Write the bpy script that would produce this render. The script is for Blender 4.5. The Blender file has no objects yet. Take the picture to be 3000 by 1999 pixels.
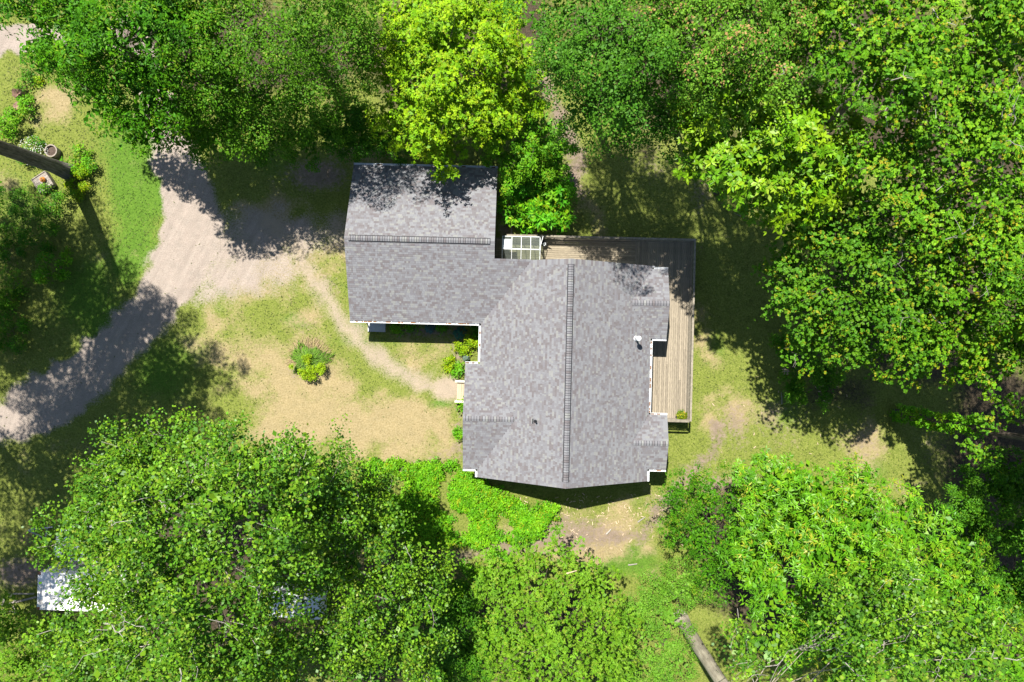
import bpy, math, random
import numpy as np
from mathutils import Vector, Matrix

# ------------------------------------------------------------------ camera, sky, sun, exposure
scene = bpy.context.scene
COL = scene.collection
CAM_H = 48.0                                   # drone height above the front lawn, looking straight down
cam_d = bpy.data.cameras.new('camera'); cam_d.sensor_width = 36.0; cam_d.lens = 24.0
cam_d.clip_start = 0.5; cam_d.clip_end = 2000.0
cam = bpy.data.objects.new('camera', cam_d); COL.objects.link(cam)
cam.location = (0, 0, CAM_H); cam.rotation_euler = (0, 0, 0)
scene.camera = cam

SUN_EL = math.radians(63.5)
SUN_AZ = math.atan2(-0.455, 0.89)              # towards the sun: up and a little left in the picture
world = bpy.data.worlds.new('World'); scene.world = world; world.use_nodes = True
wn = world.node_tree
sky = wn.nodes.new('ShaderNodeTexSky'); sky.sky_type = 'NISHITA'; sky.sun_disc = False
sky.sun_elevation = SUN_EL; sky.sun_rotation = SUN_AZ
sky.air_density = 1.0; sky.dust_density = 0.6; sky.ozone_density = 1.0
wn.nodes['Background'].inputs['Strength'].default_value = 0.062
wn.links.new(sky.outputs[0], wn.nodes['Background'].inputs['Color'])
sun_d = bpy.data.lights.new('sun', 'SUN'); sun_d.energy = 4.8; sun_d.angle = math.radians(0.53)
sun_d.color = (1.0, 0.955, 0.88)
sun = bpy.data.objects.new('sun', sun_d); COL.objects.link(sun); sun.location = (-20, 40, 80)
to_sun = Vector((math.cos(SUN_EL) * math.sin(SUN_AZ), math.cos(SUN_EL) * math.cos(SUN_AZ), math.sin(SUN_EL)))
sun.rotation_euler = to_sun.to_track_quat('Z', 'Y').to_euler()
scene.view_settings.view_transform = 'Standard'
scene.view_settings.look = 'None'
scene.view_settings.exposure = 1.12
scene.view_settings.gamma = 1.0
scene.view_settings.use_curve_mapping = False
scene.cycles.max_bounces = 6
scene.cycles.diffuse_bounces = 2
scene.cycles.transparent_max_bounces = 8

rnd = random.Random(7)

# ------------------------------------------------------------------ small tools
def tag(o, label=None, cat=None, group=None, kind=None):
    if label: o['label'] = label
    if cat: o['category'] = cat
    if group: o['group'] = group
    if kind: o['kind'] = kind
    return o

def thing(name, loc, label, cat, group=None, rz=0.0):
    o = bpy.data.objects.new(name, None); COL.objects.link(o)
    o.empty_display_size = 0.3
    o.location = loc; o.rotation_euler = (0, 0, rz)
    return tag(o, label, cat, group)

def link(name, me, parent=None):
    o = bpy.data.objects.new(name, me); COL.objects.link(o)
    if parent is not None: o.parent = parent
    return o

def smooth(t):
    t = np.clip(t, 0, 1); return t * t * (3 - 2 * t)

def vnoise(x, y, f, seed=0):
    """cheap smooth pseudo noise in -1..1"""
    r = np.random.default_rng(seed); out = 0
    for i in range(6):
        a = r.uniform(0, 2 * math.pi); k = f * r.uniform(.6, 1.6); p = r.uniform(0, 6.28)
        out = out + np.sin((x * math.cos(a) + y * math.sin(a)) * k + p + 1.7 * np.sin((x * math.sin(a) - y * math.cos(a)) * k * .7 + p * 2))
    return out / 3.2

def terrain(x, y):
    """the lot falls away to the east, below the deck"""
    x = np.asarray(x, float); y = np.asarray(y, float)
    z = -1.15 * smooth((x + 1.0) / 10.5) - 0.02 * np.clip(x - 10, 0, 60)
    return z + 0.035 * vnoise(x, y, .45, 3) + .012 * vnoise(x, y, 1.6, 4)

def W(px, py, z):
    """plan position of something seen at photo pixel (px, py) that stands z metres up"""
    s = 0.024 * (CAM_H - z) / CAM_H
    return ((px - 1500) * s, -(py - 1000) * s)

def G(px, py, dz=0.0):
    z = 0.0
    for _ in range(4):
        x, y = W(px, py, z); z = float(terrain(x, y))
    return (x, y, z + dz)

class MB:
    def __init__(s): s.v = []; s.f = []; s.m = []
    def quad(s, pts, mi=0):
        n = len(s.v); s.v += [tuple(p) for p in pts]; s.f.append(tuple(range(n, n + len(pts)))); s.m.append(mi)
    def hexa(s, P, mi=0):
        """P: 8 corners, bottom 4 counter-clockwise from above then top 4"""
        n = len(s.v); s.v += [tuple(p) for p in P]
        for f in ((3, 2, 1, 0), (4, 5, 6, 7), (0, 1, 5, 4), (1, 2, 6, 5), (2, 3, 7, 6), (3, 0, 4, 7)):
            s.f.append(tuple(n + i for i in f)); s.m.append(mi)
    def box(s, x0, x1, y0, y1, z0, z1, mi=0):
        s.hexa([(x0, y0, z0), (x1, y0, z0), (x1, y1, z0), (x0, y1, z0), (x0, y0, z1), (x1, y0, z1), (x1, y1, z1), (x0, y1, z1)], mi)
    def bar(s, a, b, w, h, mi=0, up=(0, 0, 1)):
        a = Vector(a); b = Vector(b); d = (b - a).normalized(); u = Vector(up)
        if abs(d.dot(u)) > .95: u = Vector((0, 1, 0))
        r = d.cross(u).normalized(); u = r.cross(d).normalized()
        r = r * (w / 2); u = u * (h / 2)
        s.hexa([a - r - u, a + r - u, b + r - u, b - r - u, a - r + u, a + r + u, b + r + u, b - r + u], mi)
    def tube(s, pts, rad, n=8, mi=0, cap=True):
        pts = [Vector(p) for p in pts]; base = len(s.v); ref = None
        for i, p in enumerate(pts):
            d = (pts[min(i + 1, len(pts) - 1)] - pts[max(i - 1, 0)])
            d = d.normalized() if d.length > 1e-9 else Vector((0, 0, 1))
            if ref is None: ref = Vector((1, 0, 0)) if abs(d.x) < .8 else Vector((0, 1, 0))
            a = d.cross(ref).normalized(); b = d.cross(a).normalized(); ref = b.cross(d) if False else ref
            for k in range(n):
                t = 2 * math.pi * k / n; s.v.append(tuple(p + (a * math.cos(t) + b * math.sin(t)) * rad[i]))
        for i in range(len(pts) - 1):
            for k in range(n):
                k2 = (k + 1) % n
                s.f.append((base + i * n + k, base + i * n + k2, base + (i + 1) * n + k2, base + (i + 1) * n + k)); s.m.append(mi)
        if cap:
            s.f.append(tuple(base + k for k in range(n))); s.m.append(mi)
            e = base + (len(pts) - 1) * n
            s.f.append(tuple(e + k for k in reversed(range(n)))); s.m.append(mi)
    def lathe(s, prof, c=(0, 0, 0), n=16, mi=0):
        base = len(s.v)
        for r, z in prof:
            for k in range(n):
                t = 2 * math.pi * k / n; s.v.append((c[0] + r * math.cos(t), c[1] + r * math.sin(t), c[2] + z))
        for i in range(len(prof) - 1):
            for k in range(n):
                k2 = (k + 1) % n
                s.f.append((base + i * n + k, base + i * n + k2, base + (i + 1) * n + k2, base + (i + 1) * n + k)); s.m.append(mi)
        s.f.append(tuple(base + k for k in reversed(range(n)))); s.m.append(mi)
        e = base + (len(prof) - 1) * n
        s.f.append(tuple(e + k for k in range(n))); s.m.append(mi)
    def prism(s, poly, z0, z1, mi=0, side=None):
        """poly: list of (x, y) or (x, y, z); z0/z1 added"""
        n = len(s.v); k = len(poly)
        P = [(p[0], p[1], p[2] if len(p) > 2 else 0.0) for p in poly]
        s.v += [(p[0], p[1], p[2] + z0) for p in P] + [(p[0], p[1], p[2] + z1) for p in P]
        s.f.append(tuple(n + i for i in reversed(range(k)))); s.m.append(mi)
        s.f.append(tuple(n + k + i for i in range(k))); s.m.append(mi)
        for i in range(k):
            j = (i + 1) % k
            s.f.append((n + i, n + j, n + k + j, n + k + i)); s.m.append(mi if side is None else side)
    def mesh(s, name, mats, off=(0, 0, 0), smooth_shade=False):
        me = bpy.data.meshes.new(name)
        me.from_pydata([(x - off[0], y - off[1], z - off[2]) for x, y, z in s.v], [], s.f)
        if not isinstance(mats, (list, tuple)): mats = [mats]
        for m in mats: me.materials.append(m)
        if len(mats) > 1: me.polygons.foreach_set('material_index', s.m)
        if smooth_shade: me.polygons.foreach_set('use_smooth', [True] * len(s.f))
        me.update(); return me
    def build(s, name, mats, parent=None, off=(0, 0, 0), smooth_shade=False):
        return link(name, s.mesh(name, mats, off, smooth_shade), parent)

# ------------------------------------------------------------------ materials
def new_mat(name):
    m = bpy.data.materials.new(name); m.use_nodes = True
    nt = m.node_tree; b = nt.nodes['Principled BSDF']
    return m, nt, b

def mat(name, c, rough=.7, var=.25, scale=8.0, bump=0.0, metal=0.0, spec=.4, stretch=None, c2=None, detail=6.0):
    m, nt, b = new_mat(name); N = nt.nodes; L = nt.links
    tc = N.new('ShaderNodeTexCoord'); mp = N.new('ShaderNodeMapping'); no = N.new('ShaderNodeTexNoise')
    L.new(tc.outputs['Object'], mp.inputs[0]); L.new(mp.outputs[0], no.inputs['Vector'])
    if stretch: mp.inputs['Scale'].default_value = stretch
    no.inputs['Scale'].default_value = scale; no.inputs['Detail'].default_value = detail; no.inputs['Roughness'].default_value = .65
    oi = N.new('ShaderNodeObjectInfo')
    r = N.new('ShaderNodeValToRGB'); L.new(no.outputs['Fac'], r.inputs[0])
    lo = c2 if c2 else tuple(v * (1 - var) for v in c); hi = tuple(min(1, v * (1 + var)) for v in c)
    r.color_ramp.elements[0].position = .3; r.color_ramp.elements[0].color = (*lo, 1)
    r.color_ramp.elements[1].position = .7; r.color_ramp.elements[1].color = (*hi, 1)
    hs = N.new('ShaderNodeHueSaturation'); L.new(r.outputs[0], hs.inputs['Color'])
    ma = N.new('ShaderNodeMapRange'); ma.inputs['To Min'].default_value = 1 - var * .5; ma.inputs['To Max'].default_value = 1 + var * .5
    L.new(oi.outputs['Random'], ma.inputs['Value']); L.new(ma.outputs[0], hs.inputs['Value'])
    L.new(hs.outputs[0], b.inputs['Base Color'])
    b.inputs['Roughness'].default_value = rough; b.inputs['Metallic'].default_value = metal
    b.inputs['Specular IOR Level'].default_value = spec
    if bump:
        bp = N.new('ShaderNodeBump'); bp.inputs['Strength'].default_value = bump; bp.inputs['Distance'].default_value = .02
        L.new(no.outputs['Fac'], bp.inputs['Height']); L.new(bp.outputs[0], b.inputs['Normal'])
    return m

def leaf_mat(name, rough=.5, spec=.12, trans=.22, tint=(1.25, 1.15, .55)):
    """leaf colour comes from the leaf's own 'Col' attribute; thin, lets light through"""
    m, nt, b = new_mat(name); N = nt.nodes; L = nt.links
    at = N.new('ShaderNodeAttribute'); at.attribute_name = 'Col'
    L.new(at.outputs['Color'], b.inputs['Base Color'])
    b.inputs['Roughness'].default_value = rough; b.inputs['Specular IOR Level'].default_value = spec
    tr = N.new('ShaderNodeBsdfTranslucent')
    mu = N.new('ShaderNodeMix'); mu.data_type = 'RGBA'; mu.blend_type = 'MULTIPLY'; mu.inputs[0].default_value = 1.0
    L.new(at.outputs['Color'], mu.inputs[6]); mu.inputs[7].default_value = (*tint, 1)
    L.new(mu.outputs[2], tr.inputs['Color'])
    mx = N.new('ShaderNodeMixShader'); mx.inputs[0].default_value = trans
    L.new(b.outputs[0], mx.inputs[1]); L.new(tr.outputs[0], mx.inputs[2])
    L.new(mx.outputs[0], N['Material Output'].inputs['Surface'])
    return m

def bark_mat(name, lo, hi, sc=6.0, bump=.8):
    m, nt, b = new_mat(name); N = nt.nodes; L = nt.links
    tc = N.new('ShaderNodeTexCoord'); mp = N.new('ShaderNodeMapping'); mp.inputs['Scale'].default_value = (1, 1, .16)
    n1 = N.new('ShaderNodeTexNoise'); n1.inputs['Scale'].default_value = sc * 2.2; n1.inputs['Detail'].default_value = 9; n1.inputs['Roughness'].default_value = .7
    n2 = N.new('ShaderNodeTexNoise'); n2.inputs['Scale'].default_value = .9; n2.inputs['Detail'].default_value = 5
    L.new(tc.outputs['Object'], mp.inputs[0]); L.new(mp.outputs[0], n1.inputs['Vector']); L.new(tc.outputs['Object'], n2.inputs['Vector'])
    r = N.new('ShaderNodeValToRGB'); r.color_ramp.elements[0].position = .38; r.color_ramp.elements[1].position = .62
    r.color_ramp.elements[0].color = (*lo, 1); r.color_ramp.elements[1].color = (*hi, 1)
    L.new(n1.outputs['Fac'], r.inputs[0])
    mx = N.new('ShaderNodeMix'); mx.data_type = 'RGBA'; mx.blend_type = 'MULTIPLY'
    r2 = N.new('ShaderNodeValToRGB'); r2.color_ramp.elements[0].position = .35; r2.color_ramp.elements[1].position = .65
    r2.color_ramp.elements[0].color = (.6, .6, .62, 1); r2.color_ramp.elements[1].color = (1, 1, 1, 1)
    L.new(n2.outputs['Fac'], r2.inputs[0]); mx.inputs[0].default_value = .8
    L.new(r.outputs[0], mx.inputs[6]); L.new(r2.outputs[0], mx.inputs[7]); L.new(mx.outputs[2], b.inputs['Base Color'])
    bp = N.new('ShaderNodeBump'); bp.inputs['Strength'].default_value = bump; bp.inputs['Distance'].default_value = .05
    L.new(n1.outputs['Fac'], bp.inputs['Height']); L.new(bp.outputs[0], b.inputs['Normal'])
    b.inputs['Roughness'].default_value = .85
    return m

M = {}
SH = [(.186, .189, .200), (.164, .163, .174), (.146, .138, .144), (.131, .118, .122), (.202, .204, .199), (.152, .148, .161)]
SHW = [.26, .22, .20, .12, .10, .10]
for i, c in enumerate(SH): M['sh%d' % i] = mat('shingle_granules_%d' % i, c, .9, .13, 26, .25, detail=8)
M['felt'] = mat('roof_underlay', (.10, .095, .105), .9, .15, 10)
M['vent_black'] = mat('black_vent_and_gap_shade', (.012, .014, .018), .7, .2, 20)
M['trim'] = mat('white_trim_paint', (.62, .63, .64), .45, .06, 4)
M['gutter'] = mat('white_gutter_enamel', (.72, .74, .75), .35, .06, 5)
M['litter'] = mat('gutter_leaf_litter', (.20, .10, .045), .9, .5, 22, .5)
M['siding'] = mat('grey_beige_siding', (.34, .33, .31), .7, .08, 3)
M['glassdark'] = mat('dark_window_glass', (.02, .025, .03), .06, .1, 2, spec=.8)
M['found'] = mat('concrete', (.32, .31, .30), .85, .2, 5, .3)
M['concrete'] = mat('pale_concrete', (.42, .43, .45), .8, .14, 7, .2)
M['galv'] = mat('galvanised_steel', (.70, .72, .74), .35, .08, 6, metal=.35)
M['black'] = mat('black_plastic', (.012, .014, .018), .5, .2, 8)
M['deck'] = mat('weathered_deck_board', (.205, .175, .135), .82, .35, 3.0, .4, stretch=(6, 6, .9), detail=9)
M['deck_x'] = mat('weathered_deck_board_ew', (.235, .198, .138), .82, .35, 3.0, .4, stretch=(.9, 6, 6), detail=9)
M['deck_y'] = mat('weathered_deck_board_ns', (.250, .212, .155), .82, .38, 3.0, .4, stretch=(6, .9, 6), detail=9)
M['rail'] = mat('greyed_railing_timber', (.215, .19, .145), .85, .35, 3.0, .35, stretch=(2, 2, 2), detail=9)
M['alu'] = mat('white_aluminium', (.75, .77, .78), .35, .05, 5)
M['pine'] = mat('new_pine', (.42, .33, .22), .7, .18, 3, .2, stretch=(6, .8, 6))
M['pale_paint'] = mat('pale_painted_wood', (.52, .50, .42), .7, .12, 6, .2)
M['oldwood'] = mat('weathered_grey_wood', (.27, .235, .20), .88, .35, 5, .5, stretch=(3, 3, 3))
M['rotwood'] = mat('rotten_wood', (.23, .145, .105), .92, .55, 9, 1.0)
M['chip'] = mat('pale_split_wood', (.48, .37, .25), .85, .3, 8, .3)
M['soil'] = mat('dark_soil', (.085, .06, .045), .95, .4, 14, .6)
M['stone'] = mat('planter_stone', (.26, .22, .18), .9, .3, 9, .5)
M['orange'] = mat('orange_glaze', (.55, .21, .035), .5, .2, 7)
M['white_steel'] = mat('white_container_paint', (.80, .785, .76), .75, .05, 1.5, .05, c2=(.68, .66, .63), spec=.15)
M['rust'] = mat('rusty_steel', (.30, .13, .07), .85, .5, 12, .4)
M['print'] = mat('faded_container_print', (.52, .49, .46), .6, .12, 6)
M['camper'] = mat('white_camper_shell', (.72, .73, .75), .4, .06, 2)
M['steel'] = mat('trailer_steel', (.34, .36, .38), .45, .2, 8, metal=.5)
M['tyre'] = mat('tyre_rubber', (.015, .015, .015), .8, .2, 9)
M['pot'] = mat('dark_plant_pot', (.05, .035, .03), .7, .2, 8)
M['straw'] = mat('dry_straw', (.46, .34, .19), .85, .3, 12)
M['bark_grey'] = bark_mat('grey_furrowed_bark', (.055, .047, .040), (.20, .175, .15), 5, 1.0)
M['bark_pale'] = bark_mat('pale_smooth_bark', (.30, .26, .19), (.46, .41, .31), 3, .35)
M['bark_dark'] = bark_mat('dark_bark', (.045, .036, .028), (.13, .10, .08), 6, .8)
M['twig_pale'] = mat('pale_twig_bark', (.30, .275, .24), .8, .3, 6)
M['twig_dark'] = mat('brown_twig_bark', (.13, .10, .075), .85, .3, 6)
M['leaf'] = leaf_mat('leaf')
M['leaf_gloss'] = leaf_mat('leaf_glossy', .42, .22, .20)
M['grass_blade'] = leaf_mat('grass_blade', .6, .2, .3)
M['petal'] = leaf_mat('petal', .6, .2, .3, (1, 1, 1))
def glass_mat(name, tint, alpha, rough):
    m, nt, b = new_mat(name); N = nt.nodes; L = nt.links
    tr = N.new('ShaderNodeBsdfTransparent'); tr.inputs[0].default_value = (*tint, 1)
    b.inputs['Base Color'].default_value = (.55, .6, .55, 1); b.inputs['Roughness'].default_value = rough
    no = N.new('ShaderNodeTexNoise'); no.inputs['Scale'].default_value = 5; no.inputs['Detail'].default_value = 6
    mr = N.new('ShaderNodeMapRange'); mr.inputs['To Min'].default_value = alpha * .6; mr.inputs['To Max'].default_value = alpha * 1.5
    L.new(no.outputs['Fac'], mr.inputs['Value'])
    mx = N.new('ShaderNodeMixShader'); L.new(mr.outputs[0], mx.inputs[0])
    L.new(tr.outputs[0], mx.inputs[1]); L.new(b.outputs[0], mx.inputs[2]); L.new(mx.outputs[0], N['Material Output'].inputs['Surface'])
    return m
M['poly'] = glass_mat('clear_polycarbonate', (.80, .84, .80), .07, .12)
M['poly_glare'] = mat('sky_glare_polycarbonate', (.74, .76, .80), .25, .05, 4)  # white base colour paints the sky and sun reflection on the vent pane
# ------------------------------------------------------------------ ground: one sheet, with what grows or lies on it as masks
def seg_dist(x, y, ax, ay, bx, by):
    dx, dy = bx - ax, by - ay; L2 = dx * dx + dy * dy + 1e-12
    t = np.clip(((x - ax) * dx + (y - ay) * dy) / L2, 0, 1)
    return np.hypot(x - ax - t * dx, y - ay - t * dy)
def gxy(pts): return [G(p[0], p[1])[:2] for p in pts]
def poly_mask(x, y, pts, soft):
    P = gxy(pts); inside = np.zeros(x.shape, bool); d = np.full(x.shape, 1e9)
    for i in range(len(P)):
        ax, ay = P[i]; bx, by = P[(i + 1) % len(P)]
        c = ((ay > y) != (by > y)) & (x < (bx - ax) * (y - ay) / (by - ay + 1e-12) + ax)
        inside ^= c; d = np.minimum(d, seg_dist(x, y, ax, ay, bx, by))
    return smooth(.5 + np.where(inside, d, -d) / soft * .5)
def line_mask(x, y, pts, w, soft):
    P = gxy(pts); d = np.full(x.shape, 1e9)
    for i in range(len(P) - 1): d = np.minimum(d, seg_dist(x, y, *P[i], *P[i + 1]))
    return smooth(.5 + (w / 2 - d) / soft * .5)
def blob(x, y, px, py, rx, ry, k=1.0, ang=0.0):
    cx, cy = G(px, py)[:2]; a = math.radians(ang); rx *= .024; ry *= .024
    dx, dy = x - cx, y - cy; u = dx * math.cos(a) + dy * math.sin(a); v = -dx * math.sin(a) + dy * math.cos(a)
    return k * np.exp(-((u / rx) ** 2 + (v / ry) ** 2))

DRIVE = [(-260, 1270), (0, 1158), (110, 1098), (191, 1046), (270, 990), (331, 937), (385, 870), (421, 816), (445, 760), (459, 727), (478, 640), (478, 580), (462, 510), (445, 440), (425, 380),
         (400, 250), (330, 60), (420, 60), (500, 250), (548, 383), (592, 470), (628, 560), (655, 640), (650, 720), (610, 800),
         (567, 872), (504, 944), (440, 1010), (357, 1097), (280, 1175), (191, 1243), (110, 1275), (0, 1308), (-260, 1420)]
DRIVE2 = [(-300, 60), (0, 66), (90, 74), (300, 80), (420, 40), (420, 140), (240, 152), (100, 158), (0, 160), (-300, 160)]
PATH = [(780, 640), (850, 710), (905, 800), (960, 880), (1010, 950), (1060, 1005), (1120, 1060), (1190, 1105), (1270, 1132), (1350, 1150)]

def masks(x, y):
    x = np.asarray(x, float); y = np.asarray(y, float)
    n1 = vnoise(x, y, .9, 11); n2 = vnoise(x, y, 2.6, 12); n3 = vnoise(x, y, .35, 13)
    wob = .25 * n1 + .16 * n2
    xs, ys = x + .28 * n2, y + .28 * vnoise(x, y, 2.6, 15)
    gravel = np.maximum(poly_mask(xs, ys, DRIVE, 1.1), poly_mask(xs, ys, DRIVE2, .7))
    gravel = np.maximum(gravel, .66 * poly_mask(xs, ys, [(560, 640), (720, 600), (1040, 600), (1040, 720), (940, 760), (880, 860), (700, 880), (600, 900), (540, 960)], 2.2))
    path = .9 * line_mask(xs, ys, PATH, 1.15, 1.7)
    path = np.maximum(path, blob(x, y, 1310, 1140, 60, 45, .9))
    dirt = np.zeros(x.shape)
    for pts, w, k in ([[(1575, 60), (1590, 180), (1612, 280), (1650, 370), (1690, 470), (1690, 560)], 1.5, .85],
                      [[(1290, 1640), (1450, 1600), (1560, 1600), (1700, 1578), (1880, 1572), (1930, 1500), (2010, 1400), (2090, 1330), (2110, 1250)], 1.5, .75],
                      [[(1560, 1560), (1640, 1530), (1760, 1550)], 1.6, .7], [[(1340, 930), (1340, 1020), (1345, 1080)], .9, .8],
                      [[(1350, 1170), (1345, 1240), (1345, 1330)], .5, .85], [[(1000, 1350), (1110, 1370), (1340, 1340)], 1.4, .5], [[(1480, 560), (1485, 640), (1490, 700)], .9, .9],
                      [[(2150, 1180), (2200, 1260), (2170, 1350)], .9, .45], [[(2185, 900), (2195, 1080), (2220, 1160)], .5, .35], [[(2510, 1490), (2640, 1440), (2760, 1400)], 1.2, .5],
                      [[(850, 1060), (870, 990), (950, 1000)], .7, .35]):
        dirt = np.maximum(dirt, k * line_mask(xs, ys, pts, w, 1.0))
    for b in ((1110, 985, 300, 14, .3, 0), (1100, 1010, 60, 30, .25, 0), (870, 1090, 55, 40, .55, 0), (905, 960, 60, 40, .45, 0), (60, 1680, 110, 60, .95, 0), (1320, 1640, 60, 40, .6, 0), (2350, 1060, 60, 40, .7, 30),
              (2080, 690, 70, 50, .35, 0), (1900, 480, 130, 110, .45, 0), (2060, 560, 60, 120, .55, 0), (2500, 1290, 200, 130, .4, 0), (2780, 1290, 190, 150, .5, 0), (140, 450, 50, 30, .4, 0), (60, 330, 50, 50, .3, 0),
              (1240, 970, 140, 26, .7, 2), (925, 515, 120, 60, .9, 0), (960, 640, 100, 40, .5, 0), (960, 840, 60, 60, .55, 0), (1150, 1375, 60, 20, .7, 0), (1250, 1370, 40, 20, .6, 0), (1690, 1560, 160, 60, .75, 0), (2150, 1250, 80, 110, .6, 0), (2260, 1250, 240, 180, .42, 0), (2080, 1420, 120, 70, .6, 0), (1960, 1480, 120, 60, .55, 0), (2400, 1260, 120, 30, .4, 15), (2120, 690, 60, 30, .4, 0), (2160, 1330, 90, 40, .4, 0), (1850, 1480, 100, 60, .3, 0), (880, 1760, 130, 80, .7, 0), (1110, 900, 80, 40, .3, 0), (1690, 1590, 200, 40, .6, 0)):
        dirt = np.maximum(dirt, blob(x, y, b[0], b[1], b[2], b[3], b[4], -b[5]))
    dry = np.zeros(x.shape)
    for b in ((820, 1180, 240, 190, 1.0), (1020, 1230, 280, 150, 1.0), (1200, 1230, 170, 130, .85), (700, 1050, 170, 160, .75), (900, 950, 170, 90, .55), (700, 900, 150, 70, .55), (1180, 1050, 140, 90, .55), (1100, 1330, 300, 50, .7),
              (150, 330, 130, 110, .5), (90, 200, 120, 50, .4), (210, 260, 60, 60, .35), (1750, 1560, 280, 110, .8), (2150, 1230, 150, 190, .6), (2400, 1330, 260, 130, .6), (2600, 1460, 200, 70, .65), (1720, 600, 80, 160, .35),
              (1150, 470, 150, 40, .45), (600, 740, 80, 120, .5), (800, 780, 220, 110, .85), (780, 640, 160, 70, .7), (980, 880, 120, 80, .5), (640, 960, 110, 60, .6), (300, 1290, 160, 80, .45), (80, 1450, 90, 120, .35), (1250, 1120, 90, 40, .3), (2100, 1080, 60, 100, .4), (2300, 1120, 160, 120, .35), (2300, 1400, 200, 80, .5)):
        dry = np.maximum(dry, blob(x, y, *b[:4], b[4]))
    dry = np.clip(dry + .30 * n1 + .18 * n2 + .15 * n3 - .10, 0, 1)
    lush = np.zeros(x.shape)
    for b in ((400, 560, 120, 260, 1.0), (330, 420, 120, 160, .6), (380, 760, 60, 120, .9), (230, 900, 160, 160, .8), (480, 1080, 160, 130, .75), (90, 620, 120, 120, .6), (1080, 1000, 220, 26, .55), (1290, 1010, 60, 60, .3),
              (1830, 1640, 130, 70, .9), (1290, 1185, 60, 22, .8), (870, 940, 70, 34, .7), (640, 900, 70, 40, .4), (2100, 1020, 50, 70, .5), (2300, 1200, 130, 90, .45), (2560, 1380, 140, 60, .4), (1050, 960, 30, 26, .9),
              (150, 1480, 140, 100, .45), (1100, 1060, 60, 40, .3), (1580, 1500, 70, 30, .9), (1870, 1470, 90, 50, .4), (1010, 850, 60, 60, .5), (850, 480, 260, 90, .5), (2700, 1530, 80, 60, .7)):
        lush = np.maximum(lush, blob(x, y, *b[:4], b[4]))
    lush = np.clip(lush + .18 * n1, 0, 1)
    gravel = np.clip(gravel + wob * (gravel > .02) * (gravel < .98) * .5, 0, 1)
    litter = np.zeros(x.shape)
    for b in ((2000, 150, 380, 260, 1), (2500, 250, 420, 330, 1), (2900, 500, 380, 500, 1), (2700, 900, 380, 260, 1), (2950, 1300, 260, 300, .9), (2450, 1700, 420, 240, 1), (2900, 1750, 350, 300, 1), (700, 150, 420, 190, 1), (1250, 200, 260, 200, .9),
              (1560, 60, 90, 160, .8), (600, 1650, 480, 330, 1), (1150, 1800, 280, 260, 1), (1600, 1850, 280, 200, .9), (2080, 1560, 110, 130, .8), (1850, 440, 160, 70, .5), (2100, 800, 120, 160, .35), (2450, 1150, 160, 100, .6), (1550, 520, 90, 120, .7), (90, 620, 110, 100, .4)):
        litter = np.maximum(litter, blob(x, y, *b[:4], b[4]))
    litter = np.clip(litter * 1.25 + .2 * n1 - .1, 0, 1)
    return gravel, np.clip(dirt + .25 * wob * (dirt > .05), 0, 1), dry, lush, path, litter

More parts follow.
